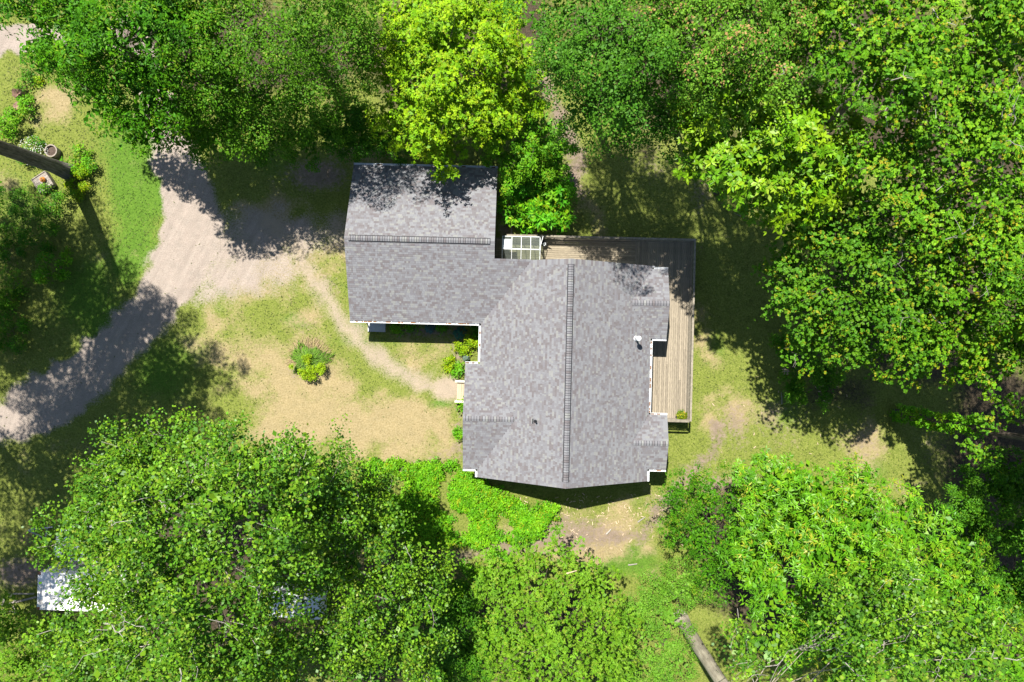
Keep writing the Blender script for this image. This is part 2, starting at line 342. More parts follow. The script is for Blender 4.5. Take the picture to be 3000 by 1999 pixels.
def ground_material():
    m, nt, b = new_mat('ground_cover_and_gravel'); N = nt.nodes; L = nt.links
    at = N.new('ShaderNodeAttribute'); at.attribute_name = 'mask'
    ap = N.new('ShaderNodeAttribute'); ap.attribute_name = 'path'
    sp = N.new('ShaderNodeSeparateColor'); L.new(at.outputs['Color'], sp.inputs[0])
    tc = N.new('ShaderNodeTexCoord')
    def noise(sc, det=6, ro=.65, st=None):
        n = N.new('ShaderNodeTexNoise'); n.inputs['Scale'].default_value = sc; n.inputs['Detail'].default_value = det; n.inputs['Roughness'].default_value = ro
        if st:
            mp = N.new('ShaderNodeMapping'); mp.vector_type = 'TEXTURE'; mp.inputs['Scale'].default_value = st[:3]; mp.inputs['Rotation'].default_value = (0, 0, st[3])
            L.new(tc.outputs['Object'], mp.inputs[0]); L.new(mp.outputs[0], n.inputs['Vector'])
        else: L.new(tc.outputs['Object'], n.inputs['Vector'])
        return n.outputs['Fac']
    def ramp(f, *st):
        r = N.new('ShaderNodeValToRGB'); L.new(f, r.inputs[0])
        e = r.color_ramp.elements
        while len(e) < len(st): e.new(.5)
        for i, (p, c) in enumerate(st): e[i].position = p; e[i].color = (*c, 1)
        return r.outputs[0]
    def mixc(f, a, c):
        x = N.new('ShaderNodeMix'); x.data_type = 'RGBA'; L.new(f, x.inputs[0]); L.new(a, x.inputs[6]); L.new(c, x.inputs[7]); return x.outputs[2]
    def fac(src, ns, amt, lo, hi):
        a = N.new('ShaderNodeMath'); a.operation = 'MULTIPLY_ADD'; L.new(ns, a.inputs[0]); a.inputs[1].default_value = amt; a.inputs[2].default_value = -amt / 2
        s = N.new('ShaderNodeMath'); s.operation = 'ADD'; L.new(src, s.inputs[0]); L.new(a.outputs[0], s.inputs[1])
        r = N.new('ShaderNodeMapRange'); r.interpolation_type = 'SMOOTHSTEP'; L.new(s.outputs[0], r.inputs[0]); r.inputs[1].default_value = lo; r.inputs[2].default_value = hi
        return r.outputs[0]
    nA, nB, nC, nD = noise(1.6, 8), noise(9, 8, .7), noise(26, 6, .7), noise(4.2, 8, .7)
    grass = ramp(nB, (.3, (.075, .100, .018)), (.5, (.148, .182, .032)), (.72, (.240, .245, .075)))
    lushc = ramp(nB, (.3, (.045, .095, .010)), (.52, (.085, .170, .018)), (.75, (.140, .215, .035)))
    dryc = ramp(nB, (.28, (.185, .150, .070)), (.5, (.285, .228, .118)), (.72, (.365, .302, .178)))
    dirtc = ramp(nD, (.3, (.14, .105, .08)), (.55, (.22, .17, .13)), (.8, (.31, .255, .20)))
    gravc = ramp(nC, (.28, (.190, .158, .135)), (.5, (.315, .272, .235)), (.75, (.430, .385, .340)))
    pathc = ramp(nC, (.25, (.25, .20, .15)), (.6, (.345, .285, .215)), (.8, (.41, .35, .28)))
    col = mixc(fac(at.outputs['Alpha'], nD, .7, .30, .75), grass, lushc)
    col = mixc(fac(sp.outputs[2], nD, 1.0, .22, .80), col, dryc)
    col = mixc(fac(sp.outputs[1], nD, 1.2, .35, .80), col, dirtc)
    al = N.new('ShaderNodeAttribute'); al.attribute_name = 'litter'
    litc = ramp(nB, (.3, (.028, .022, .014)), (.5, (.060, .047, .030)), (.75, (.115, .090, .058)))
    col = mixc(fac(al.outputs['Fac'], nD, .8, .30, .75), col, litc)
    trk = noise(1.0, 5, .6, (5.0, .40, 1, math.radians(62)))
    gm = N.new('ShaderNodeMix'); gm.data_type = 'RGBA'; gm.blend_type = 'MULTIPLY'; gm.inputs[0].default_value = .75
    L.new(gravc, gm.inputs[6]); L.new(ramp(trk, (.3, (.80, .76, .74)), (.7, (1.08, 1.05, 1.03))), gm.inputs[7])
    col = mixc(fac(sp.outputs[0], nB, .9, .32, .68), col, gm.outputs[2])
    col = mixc(fac(ap.outputs['Fac'], nB, .8, .28, .72), col, pathc)
    big = N.new('ShaderNodeMix'); big.data_type = 'RGBA'; big.blend_type = 'MULTIPLY'; big.inputs[0].default_value = .6
    L.new(col, big.inputs[6]); L.new(ramp(nA, (.3, (.78, .80, .78)), (.7, (1.15, 1.12, 1.1))), big.inputs[7])
    L.new(big.outputs[2], b.inputs['Base Color'])
    b.inputs['Roughness'].default_value = .95; b.inputs['Specular IOR Level'].default_value = .15
    bp = N.new('ShaderNodeBump'); bp.inputs['Strength'].default_value = .9; bp.inputs['Distance'].default_value = .06
    L.new(nB, bp.inputs['Height']); L.new(bp.outputs[0], b.inputs['Normal'])
    return m
M['ground'] = ground_material()

def axis(lo, hi, step, far):
    a = np.arange(lo, hi + step / 2, step)
    g = [5, 14, 32, 70, 150, far]
    return np.concatenate([[lo - v for v in reversed(g)], a, [hi + v for v in g]])
GX = axis(-40, 40, .25, 900); GY = axis(-28, 28, .25, 900)
XX, YY = np.meshgrid(GX, GY); ZZ = terrain(np.clip(XX, -80, 80), np.clip(YY, -80, 80))
MK = masks(XX, YY)
def sheet(name, keep, dz):
    ny, nx = XX.shape
    idx = np.arange(nx * ny).reshape(ny, nx)
    q = np.stack([idx[:-1, :-1], idx[:-1, 1:], idx[1:, 1:], idx[1:, :-1]], -1)[keep]
    used, inv = np.unique(q.ravel(), return_inverse=True)
    v = np.stack([XX.ravel()[used], YY.ravel()[used], ZZ.ravel()[used] + dz], 1)
    me = bpy.data.meshes.new(name)
    me.vertices.add(len(v)); me.vertices.foreach_set('co', v.ravel().astype(np.float32))
    nq = len(q); me.loops.add(nq * 4); me.loops.foreach_set('vertex_index', inv.astype(np.int32))
    me.polygons.add(nq); me.polygons.foreach_set('loop_start', np.arange(0, nq * 4, 4, dtype=np.int32))
    me.update(calc_edges=True)
    me.polygons.foreach_set('use_smooth', np.ones(nq, bool))
    g, d, r, l, p, li = [a.ravel()[used] for a in MK]
    a = me.attributes.new('mask', 'FLOAT_COLOR', 'POINT'); a.data.foreach_set('color', np.stack([g, d, r, l], 1).astype(np.float32).ravel())
    a = me.attributes.new('path', 'FLOAT', 'POINT'); a.data.foreach_set('value', p.astype(np.float32))
    a = me.attributes.new('litter', 'FLOAT', 'POINT'); a.data.foreach_set('value', li.astype(np.float32))
    me.materials.append(M['ground'])
    return tag(link(name, me), kind='structure')
cellmax = lambda a: (a[:-1, :-1] + a[1:, :-1] + a[:-1, 1:] + a[1:, 1:]) / 4
allc = np.ones((len(GY) - 1, len(GX) - 1), bool)
tag(sheet('ground', allc, 0.0), 'grassy lot of dry and green lawn around the house', 'ground')
XC, YC = np.meshgrid((GX[:-1] + GX[1:]) / 2, (GY[:-1] + GY[1:]) / 2)
near = (np.abs(XC) < 40) & (np.abs(YC) < 28)
tag(sheet('driveway', (poly_mask(XC, YC, DRIVE, .5) > .5) & near, .012), 'pale gravel driveway curving from the left edge to the garage', 'driveway')
tag(sheet('lane', (poly_mask(XC, YC, DRIVE2, .5) > .5) & near, .012), 'pale gravel lane in the top left corner', 'lane')
tag(sheet('path', (line_mask(XC, YC, PATH, .9, .3) > .5), .016), 'sandy footpath curving over the dry lawn to the bench', 'path')
# ------------------------------------------------------------------ house
RZ = math.radians(-1.4)
k = .02255                                        # metres per plan unit at eave height
HE = 2.9; PM = .52; PG = .41
mW, mE, mR, mN, mS = -92.5 * k, 406 * k, 156.75 * k, 230 * k, -401 * k        # main roof plan, y up
gW, gE, gN, gS, gR = -476 * k, -55 * k, 505 * k, 49 * k, 277 * k              # garage roof plan
HO = (2.0, 1.0, 0.0)
def loc_xy(x, y): return (x * math.cos(RZ) - y * math.sin(RZ), x * math.sin(RZ) + y * math.cos(RZ))
hx, hy = loc_xy(HO[0], HO[1])
house = thing('house', (hx, hy, 0), 'large single storey house with grey shingle roof and attached garage wing', 'house', rz=RZ)

zmW = lambda x, y: HE + (x - mW) * PM
zmE = lambda x, y: HE + (mE - x) * PM
zgN = lambda x, y: HE + (gN - y) * PG
zgS = lambda x, y: HE + (y - gS) * PG
vx = mW + (HE + (mN - gS) * PG - HE) / PM         # valley top where garage slope meets main slope
def gable(side, xo, yN, yS, pitch):
    yr = (yN + yS) / 2; half = (yN - yS) / 2; rise = half * pitch; pen = rise / PM
    xi = mW + pen if side < 0 else mE - pen; xe = mW if side < 0 else mE
    return dict(side=side, xo=xo, yN=yN, yS=yS, yr=yr, xi=xi, xe=xe, p=pitch, zr=HE + rise)
GSW = gable(-1, -135 * k, -69 * k, -378 * k, .36)
GNE = gable(1, 452 * k, 221 * k, 17 * k, .34)
GSE = gable(1, 460 * k, -206 * k, -366 * k, .34)
planes = []   # (polygon, zfunc, axis along which courses climb, eave coord, climb sign, pitch, roof key)
planes.append(([(gW, gR), (gE, gR), (gE, gN), (gW, gN)], zgN, 'y', gN, -1, PG, 'g'))
planes.append(([(gW, gS), (mW, gS), (vx, mN), (gE, mN), (gE, gR), (gW, gR)], zgS, 'y', gS, 1, PG, 'g'))
planes.append(([(mR, mN), (vx, mN), (mW, gS), (mW, GSW['yN']), (GSW['xi'], GSW['yr']), (mW, GSW['yS']), (mW, mS), (mR, mS)], zmW, 'x', mW, 1, PM, 'm'))
planes.append(([(mR, mS), (mE, mS), (mE, GSE['yS']), (GSE['xi'], GSE['yr']), (mE, GSE['yN']), (mE, GNE['yS']), (GNE['xi'], GNE['yr']), (mE, GNE['yN']), (mE, mN), (mR, mN)], zmE, 'x', mE, -1, PM, 'm'))
for g in (GSW, GNE, GSE):
    a = [(g['xo'], g['yr']), (g['xi'], g['yr']), (g['xe'], g['yN']), (g['xo'], g['yN'])]
    c = [(g['xo'], g['yr']), (g['xi'], g['yr']), (g['xe'], g['yS']), (g['xo'], g['yS'])]
    planes.append((a, (lambda x, y, g=g: HE + (g['yN'] - y) * g['p']), 'y', g['yN'], -1, g['p'], 'm'))
    planes.append((c, (lambda x, y, g=g: HE + (y - g['yS']) * g['p']), 'y', g['yS'], 1, g['p'], 'm'))

roofs = {}
for key, nm in (('g', 'roof'), ('m', 'roof')):
    mb = MB()
    for poly, zf, ax, e, sg, p, kk in planes:
        if kk != key: continue
        P = [(x, y, zf(x, y)) for x, y in poly]
        area = sum(P[i][0] * P[(i + 1) % len(P)][1] - P[(i + 1) % len(P)][0] * P[i][1] for i in range(len(P)))
        if area < 0: P = P[::-1]
        mb.prism(P, -.17, -.012, 0, 1)
    roofs[key] = mb.build(nm, [M['felt'], M['trim']], house, HO)
roofs['g']['label'] = 'garage roof with east to west ridge'
roofs['m']['label'] = 'main roof with north to south ridge and three small gables'

def intervals(poly, ax, c):
    xs = []
    for i in range(len(poly)):
        a, b = poly[i], poly[(i + 1) % len(poly)]
        a_, b_ = (a[1], a[0]) if ax == 'y' else a, (b[1], b[0]) if ax == 'y' else b
        if (a_[0] > c) != (b_[0] > c):
            xs.append(a_[1] + (c - a_[0]) / (b_[0] - a_[0]) * (b_[1] - a_[1]))
    xs.sort(); return [(xs[i], xs[i + 1]) for i in range(0, len(xs) - 1, 2)]

WID = [.09, .11, .14, .17, .22, .30]
tabs = []
for pi, (poly, zf, ax, e, sg, p, key) in enumerate(planes):
    cs = .143 / math.sqrt(1 + p * p); n = 0
    lim = [q[1] if ax == 'y' else q[0] for q in poly]; tmax = max(abs(v - e) for v in lim)
    while n * cs < tmax - .02:
        t0, t1 = n * cs, min((n + 1) * cs, tmax); n += 1
        for a0, a1 in intervals(poly, ax, e + sg * (t0 + t1) / 2):
            a = a0; dark = rnd.random()
            while a < a1 - .015:
                w = rnd.choice(WID) if a1 - a > .40 else a1 - a
                if a1 - a - w < .06: w = a1 - a
                cidx = rnd.choices(range(6), SHW)[0]
                tabs.append((pi, a, w, t0, t1, cidx)); a += w
def tab_mesh(mb, ax, sg, e, zf, a, w, t0, t1, lift, mi, o=(0, 0, 0)):
    g = .004; a0, a1 = a + g / 2, a + w - g / 2; u = t1 + .012
    def P(av, t, dz):
        c = e + sg * t; x, y = (av, c) if ax == 'y' else (c, av)
        return (x - o[0], y - o[1], zf(x, y) + dz - o[2])
    A, B = P(a0, t0, lift), P(a1, t0, lift); C, D = P(a1, u, .002), P(a0, u, .002)
    A2, B2 = P(a0, t0, -.012), P(a1, t0, -.012); C2, D2 = P(a1, u, -.012), P(a0, u, -.012)
    flip = (sg > 0) == (ax == 'y')
    q = [[A, B, C, D], [A2, B2, B, A], [A2, A, D, D2], [B, B2, C2, C]]
    for f in q: mb.quad(f if flip else f[::-1], mi)
# the 300 that show largest are pieces of their own, the rest stay real geometry joined per roof
order = sorted(range(len(tabs)), key=lambda i: -(tabs[i][2] >= .295) * (1 + planes[tabs[i][0]][1](0, 0) * 0) - rnd.random() * .5)
single = set([i for i in order if abs(tabs[i][2] - .30) < 1e-6][:300])
fields = {'g': MB(), 'm': MB()}; cache = {}
for i, (pi, a, w, t0, t1, ci) in enumerate(tabs):
    poly, zf, ax, e, sg, p, key = planes[pi]; lift = .016 + .006 * (ci in (2, 3)) 
    if i in single and t1 - t0 > .12:
        c = e + sg * t0; x, y = (a, c) if ax == 'y' else (c, a); o = (x, y, zf(x, y))
        kk = (pi, ci)
        if kk not in cache:
            mb = MB(); tab_mesh(mb, ax, sg, e, zf, a, w, t0, t1, lift, 0, o); cache[kk] = mb.mesh('shingle', M['sh%d' % ci])
        ob = link('shingle', cache[kk], roofs[key]); ob.location = (x - HO[0], y - HO[1], o[2])
    else:
        tab_mesh(fields[key], ax, sg, e, zf, a, w, t0, t1, lift, ci)
for key in 'gm':
    tag(fields[key].build('shingle_field', [M['sh%d' % i] for i in range(6)], roofs[key], HO), kind='stuff')

# ridges: separate cap shingles over a black vent strip, on gables over a plain dark strip
def ridge(key, ax, c, a0, a1, zr, p, vent, step=.152, half=.155):
    if vent:
        mb = MB()
        for sg in (-1, 1):
            q = lambda a, d, z: (a, c + sg * d, z) if ax == 'x' else (c + sg * d, a, z)
            d1 = half + .05; zz = zr - d1 * p
            mb.hexa([q(a0, 0, zr - .01), q(a1, 0, zr - .01), q(a1, d1, zz - .01), q(a0, d1, zz - .01), q(a0, 0, zr + .05), q(a1, 0, zr + .05), q(a1, d1, zz + .045), q(a0, d1, zz + .045)])
        mb.build('ridge_vent', M['vent_black'], roofs[key], HO)
    else:
        mb = MB()
        for sg in (-1, 1):
            q = lambda a, d, z: (a, c + sg * d, z) if ax == 'x' else (c + sg * d, a, z)
            d1 = half - .012; zz = zr - d1 * p
            mb.hexa([q(a0, 0, zr - .01), q(a1, 0, zr - .01), q(a1, d1, zz - .01), q(a0, d1, zz - .01), q(a0, 0, zr + .026), q(a1, 0, zr + .026), q(a1, d1, zz + .026), q(a0, d1, zz + .026)])
        mb.build('ridge_gap_shade', M['vent_black'], roofs[key], HO)  # no vent here: dark strip added to paint shadow lines between caps
    lift = .055 if vent else .028
    n = int((a1 - a0) / step); st = (a1 - a0) / n; meshes = {}
    for i in range(n):
        ci = rnd.choices(range(6), [.2, .25, .2, .05, .15, .15])[0]
        if ci not in meshes:
            mb = MB(); L_ = st - .03
            for sg in (-1, 1):
                q = lambda a, d, z: (a, sg * d, z) if ax == 'x' else (sg * d, a, z)
                h = half; zz = -h * p
                mb.hexa([q(0, 0, 0), q(L_, 0, 0), q(L_, h, zz), q(0, h, zz), q(0, 0, .022), q(L_, 0, .012), q(L_, h, zz + .012), q(0, h, zz + .022)])
            meshes[ci] = mb.mesh('ridge_cap', M['sh%d' % ci])
        ob = link('ridge_cap', meshes[ci], roofs[key]); a = a0 + i * st
        ob.location = ((a, c, zr + lift) if ax == 'x' else (c, a, zr + lift)); ob.location = Vector(ob.location) - Vector(HO)
zg = HE + (gN - gR) * PG; zm = HE + (mR - mW) * PM
ridge('g', 'x', gR, gW + .28, gE - .28, zg, PG, True)
ridge('m', 'y', mR, mS + .40, mN - .35, zm, PM, True)
for g in (GSW, GNE, GSE):
    x0, x1 = sorted((g['xo'], g['xi'])); ridge('m', 'x', g['yr'], x0 + (.02 if g['side'] < 0 else .1), x1 - (.1 if g['side'] < 0 else .02), g['zr'], g['p'], False, .175, .17)

# gutters
def gutter(a, b, out, litter=.3):
    a, b, o = Vector((*a, 0)), Vector((*b, 0)), Vector((*out, 0)); mb = MB(); d = (b - a).normalized(); L_ = (b - a).length
    zt, zb = HE - .015, HE - .125; w = .125
    def slab(o0, o1, z0, z1, mi=0, s0=0.0, s1=None):
        s1 = L_ if s1 is None else s1
        p = lambda s, oo, z: tuple(a + d * s + o * oo + Vector((0, 0, z)))
        P = [p(s0, o0, z0), p(s1, o0, z0), p(s1, o1, z0), p(s0, o1, z0), p(s0, o0, z1), p(s1, o0, z1), p(s1, o1, z1), p(s0, o1, z1)]
        if d.cross(o).z < 0: P = [P[1], P[0], P[3], P[2], P[5], P[4], P[7], P[6]]
        mb.hexa(P, mi)
    slab(.006, .014, zb, zt); slab(w - .012, w, zb, zt + .012); slab(.014, w - .012, zb, zb + .008)
    slab(w - .022, w + .004, zt + .012, zt + .02)
    slab(.006, w, zb, zt, 0, -.006, 0); slab(.006, w, zb, zt, 0, L_, L_ + .006)
    s = .25
    while s < L_ - .1:
        slab(.0, w - .004, zt - .004, zt + .010, 0, s, s + .028); s += .62
    s = rnd.random() * .4
    while s < L_ - .3:
        if rnd.random() < litter: slab(.02, w - .02, zb + .01, zb + .05 + .03 * rnd.random(), 1, s, s + .12 + .25 * rnd.random())
        s += .4
    mb.build('gutter', [M['gutter'], M['litter']], house, HO)
gutter((gW, gN), (gE, gN), (0, 1)); gutter((gW, gS), (mW - .13, gS), (0, -1), .5)
gutter((mW, gS - .13), (mW, GSW['yN'] + .13), (-1, 0), .4); gutter((mW, GSW['yS'] - .13), (mW, mS), (-1, 0))
gutter((GSW['xo'], GSW['yN']), (mW - .13, GSW['yN']), (0, 1)); gutter((GSW['xo'], GSW['yS']), (mW - .13, GSW['yS']), (0, -1))
gutter((mE, mN), (mE, GNE['yN'] + .13), (1, 0)); gutter((mE, GNE['yS'] - .13), (mE, GSE['yN'] + .13), (1, 0), .4); gutter((mE, GSE['yS'] - .13), (mE, mS), (1, 0))
for g in (GNE, GSE):
    gutter((mE + .13, g['yN']), (g['xo'], g['yN']), (0, 1), .5); gutter((mE + .13, g['yS']), (g['xo'], g['yS']), (0, -1), .5)

# walls, gable ends, foundation, doors and windows under the eaves
OV = .45
def walls(x0, x1, y0, y1, nm='wall'):
    mb = MB(); mb.box(x0, x1, y0, y1, -.1, HE - .16, 0); mb.box(x0 - .02, x1 + .02, y0 - .02, y1 + .02, -2.4, -.1, 1)
    n = int((HE + .05) / .2)
    for i in range(n):      # clapboards: each board tips out at its lower edge
        z0 = -.09 + i * .2
        for (ax, s, lo, hi, c) in (('x', -1, y0, y1, x0), ('x', 1, y0, y1, x1), ('y', -1, x0, x1, y0), ('y', 1, x0, x1, y1)):
            P = [(c + s * .002, lo, z0 + .198), (c + s * .002, hi, z0 + .198), (c + s * .022, hi, z0), (c + s * .022, lo, z0)]
            if ax == 'y': P = [(p[1], p[0], p[2]) for p in P]
            mb.quad(P if s > 0 else P[::-1], 0)
    return mb.build(nm, [M['siding'], M['found']], house, HO)
wG = walls(gW + OV, gE - OV * .3, gS + OV, gN - OV); wM = walls(mW + OV, mE - OV, mS + OV, mN - OV)
wL = walls(gE - OV * .3 - 1.2, mW + 3.4, gS + OV + .01, mN - OV - .3)
for g in (GSW, GNE, GSE):
    x0, x1 = sorted((g['xo'] - g['side'] * OV, g['xe'] - g['side'] * 1.0)); walls(x0, x1, g['yS'] + OV, g['yN'] - OV)
def gable_wall(ax, c, lo, hi, p, t):
    mb = MB(); mid = (lo + hi) / 2; z0 = HE - .16; zr = z0 + (hi - lo) / 2 * p - .02
    P = [(lo, z0), (hi, z0), (mid, zr)]
    A = [(c, a, z) if ax == 'x' else (a, c, z) for a, z in P]; B = [(c + t, a, z) if ax == 'x' else (a, c + t, z) for a, z in P]
    mb.quad(A); mb.quad(B[::-1])
    for i in range(3): mb.quad([A[i], B[i], B[(i + 1) % 3], A[(i + 1) % 3]])
    mb.build('gable_wall', M['siding'], house, HO)
gable_wall('x', gW + OV, gS + .1, gN - .1, PG, .12); gable_wall('x', gE - OV * .3 - .12, gS + .1, gN - .1, PG, .1)
gable_wall('y', mS + OV, mW + .1, mE - .1, PM, .12); gable_wall('y', mN - OV - .12, mW + .1, mE - .1, PM, .12)
for g in (GSW, GNE, GSE): gable_wall('x', g['xo'] - g['side'] * OV - (.12 if g['side'] > 0 else 0), g['yS'] + .1, g['yN'] - .1, g['p'], .12)
def opening(nm, ax, s, c, a, w, z0, z1, glass=True):
    mb = MB(); f = .08
    def bx(a0, a1, zz0, zz1, d0, d1, mi):
        c0, c1 = sorted((c + s * d0, c + s * d1))
        mb.box(c0, c1, a0, a1, zz0, zz1, mi) if ax == 'x' else mb.box(a0, a1, c0, c1, zz0, zz1, mi)
    bx(a - w / 2 - f, a - w / 2, z0 - f, z1 + f, .0, .05, 0); bx(a + w / 2, a + w / 2 + f, z0 - f, z1 + f, .0, .05, 0)
    bx(a - w / 2, a + w / 2, z1, z1 + f, .0, .048, 0); bx(a - w / 2, a + w / 2, z0 - f, z0, .0, .06, 0)
    if glass: bx(a - .02, a + .02, z0, z1, .0, .042, 0)
    ob = mb.build(nm, M['trim'], house, HO); m2 = MB(); mb = m2
    bx(a - w / 2, a + w / 2, z0, z1, -.02, .03, 0)
    m2.build('pane' if glass else 'leaf', M['glassdark'] if glass else M['trim'], ob, HO)
opening('garage_door', 'x', -1, gW + OV, gR - 1.8, 2.6, .1, 2.3, False); opening('garage_door', 'x', -1, gW + OV, gR + 1.9, 2.6, .1, 2.3, False)
opening('window', 'y', -1, gS + OV, -6.5, 1.2, 1.0, 2.1); opening('window', 'y', -1, gS + OV, -4.0, 1.2, 1.0, 2.1); opening('door', 'y', -1, gS + OV, -9.0, .9, .3, 2.3, False)
opening('window', 'y', 1, gN - OV, -6.0, 1.2, 1.0, 2.1)
opening('door', 'x', -1, GSW['xo'] + OV, -3.4, .95, .3, 2.35, False); opening('window', 'x', -1, GSW['xo'] + OV, -6.3, 1.7, .9, 2.2)
for a in (.2, 3.5, 6.9): opening('window', 'y', -1, mS + OV, a, 1.4, .9, 2.2)
opening('door', 'x', 1, mE - OV, -2.4, 1.9, .45, 2.45); opening('window', 'x', 1, mE - OV, -3.9, 1.0, .9, 2.2)
opening('window', 'x', 1, GNE['xo'] - OV, 2.7, 2.0, .9, 2.3); opening('window', 'x', 1, GSE['xo'] - OV, -6.4, 1.6, .9, 2.2)
opening('door', 'y', 1, mN - OV, 5.6, .95, .45, 2.45); opening('window', 'y', 1, mN - OV, 7.4, 1.1, .9, 2.2)
# downspouts
for (x, y) in ((gW + .3, gS + .3), (gW + .3, gN - .3), (mE - .3, mS + .3), (mE - .3, mN - .36)):
    mb = MB(); mb.box(x - .04, x + .04, y - .03, y + .03, -1.3, HE - .13); mb.build('downspout', M['gutter'], house, HO)
# flue on the east slope: collar, pipe, rain cap
fx, fy = W(1867, 993, 4.0); fx, fy = loc_xy(fx, fy) if False else (fx * math.cos(-RZ) - fy * math.sin(-RZ), fx * math.sin(-RZ) + fy * math.cos(-RZ)); fz = zmE(fx, fy)
fl = link('flue', MB().mesh('flue', M['galv']), house)
mb = MB(); mb.tube([(fx, fy, fz - .1), (fx, fy, fz + 1.05)], [.075, .075], 14); fl.data = mb.mesh('flue', M['vent_black'], HO, True)
mb = MB(); mb.lathe([(.19, -.10), (.18, .06), (.10, .16), (.085, .20)], (fx, fy, fz), 16); mb.build('collar', M['gutter'], fl, HO, True)
mb = MB(); mb.lathe([(.10, 1.02), (.17, 1.05), (.175, 1.13), (.13, 1.20), (.03, 1.235)], (fx, fy, fz), 18); mb.build('rain_cap', M['gutter'], fl, HO, True)
# black plumbing vent on the west slope
fx, fy = W(1565, 1234, 4.6); fx, fy = (fx * math.cos(-RZ) - fy * math.sin(-RZ), fx * math.sin(-RZ) + fy * math.cos(-RZ)); fz = zmW(fx, fy)
mb = MB(); mb.tube([(fx + .08, fy, fz - .05), (fx + .08, fy, fz + .42)], [.06, .055], 12); vp = mb.build('vent_pipe', M['black'], house, HO, True)
mb = MB(); mb.hexa([(fx - .13, fy - .16, zmW(fx - .13, 0) + .01), (fx - .06, fy - .16, zmW(fx - .06, 0) + .01), (fx - .06, fy + .16, zmW(fx - .06, 0) + .01), (fx - .13, fy + .16, zmW(fx - .13, 0) + .01),
                    (fx - .13, fy - .16, zmW(fx - .13, 0) + .04), (fx - .06, fy - .16, zmW(fx - .06, 0) + .04), (fx - .06, fy + .16, zmW(fx - .06, 0) + .04), (fx - .13, fy + .16, zmW(fx - .13, 0) + .04)])
mb.lathe([(.13, -.05), (.10, .10), (.065, .16)], (fx + .08, fy, fz), 14); mb.build('flashing', M['black'], vp, HO)

# ------------------------------------------------------------------ deck
DZ = .35
def to_loc(x, y): return (x * math.cos(-RZ) - y * math.sin(-RZ), x * math.sin(-RZ) + y * math.cos(-RZ))
dNE = to_loc(*W(2034, 707, 1.3)); dSE = to_loc(*W(2018, 1232, 1.3))
dE = (dNE[0] + dSE[0]) / 2; dN = dNE[1]; dS = dSE[1]; dSplit = to_loc(*W(1862, 730, DZ))[0]; dW = gE - .05
DO = (dE - 2, 1.0, 0); ox, oy = loc_xy(DO[0], DO[1])
deck = thing('deck', (ox, oy, 0), 'weathered timber deck with railing wrapping the north and east sides of the house', 'deck', rz=RZ)
def boards(ns, lo, hi, a0, a1, skip=None):
    x = lo; i = 0
    while x < hi - .03:
        w = min(.14, hi - x); a = a0; cuts = []
        while a < a1 - .05:
            L_ = rnd.choice([3.6, 4.2, 4.9, 4.9]) if a > a0 else rnd.uniform(1.4, 4.9)
            if a1 - a - L_ < .8: L_ = a1 - a
            dz = rnd.uniform(-.003, .003); mb = MB()
            if ns: mb.box(x, x + w - .008, a + .003, a + L_ - .003, DZ - .035 + dz, DZ + dz)
            else: mb.box(a + .003, a + L_ - .003, x, x + w - .008, DZ - .035 + dz, DZ + dz)
            c = ((x + w / 2), a + L_ / 2, DZ) if ns else (a + L_ / 2, x + w / 2, DZ)
            ob = link('deck_board', mb.mesh('deck_board', M['deck_y'] if ns else M['deck_x'], c), deck)
            ob.location = (c[0] - DO[0], c[1] - DO[1], c[2]); a += L_
        x += .148; i += 1
boards(True, dSplit + .004, dE, mN - OV + .02, dN); boards(True, mE - OV + .03, dE, dS, mN - OV + .015)
boards(False, mN - OV + .02, dN, dW, dSplit)
mb = MB()          # joists and beams
x = dW + .1
while x < dSplit: mb.box(x, x + .04, mN - OV + .05, dN - .02, DZ - .27, DZ - .045); x += .41
y = dS + .1
while y < dN - .1: mb.box(max(mE - OV + .05, dSplit + .05) if y > mN - OV else mE - OV + .05, dE - .02, y, y + .04, DZ - .27, DZ - .045); y += .41
mb.build('joists', M['rail'], deck, DO)
mb = MB(); mb.box(dE, dE + .038, dS - .04, dN + .04, DZ - .28, DZ - .002); mb.box(dW, dE - .002, dN, dN + .038, DZ - .28, DZ - .002); mb.box(mE - .5, dE - .002, dS - .04, dS - .002, DZ - .28, DZ - .002); mb.build('rim_joist', M['rail'], deck, DO)
posts = [(dE + .08, y) for y in np.linspace(dS, dN + .06, 9)] + [(x, dN + .08) for x in np.linspace(dW + .9, dE - 1.2, 7)] + [(mE + 1.3, dS - .08)]
for (x, y) in posts:
    g = float(terrain(*loc_xy(x, y))); mb = MB(); mb.box(x - .045, x + .045, y - .045, y + .045, g - .15, DZ + .955); mb.build('railing_post', M['rail'], deck, DO)
def rails(a, b, inn):
    a, b = Vector((*a, 0)), Vector((*b, 0)); o = Vector((*inn, 0))
    for z in (.18, .42, .68):
        mb = MB(); mb.bar(a + o * .065 + Vector((0, 0, DZ + z)), b + o * .065 + Vector((0, 0, DZ + z)), .035, .14); mb.build('rail', M['rail'], deck, DO)
    n = max(1, round((b - a).length / 4.2)); 
    for i in range(n):
        p = a.lerp(b, i / n); q = a.lerp(b, (i + 1) / n); e = (q - p).normalized() * .003; mb = MB()
        mb.bar(p + e + Vector((0, 0, DZ + .975)), q - e + Vector((0, 0, DZ + .975)), .14, .036); mb.build('rail_cap', M['rail'], deck, DO)
rails((dE + .08, dS - .08), (dE + .08, dN + .005), (-1, 0)); rails((dW + .75, dN + .08), (dE + .15, dN + .08), (0, -1)); rails((mE + 1.25, dS - .08), (dE + .005, dS - .08), (0, 1))

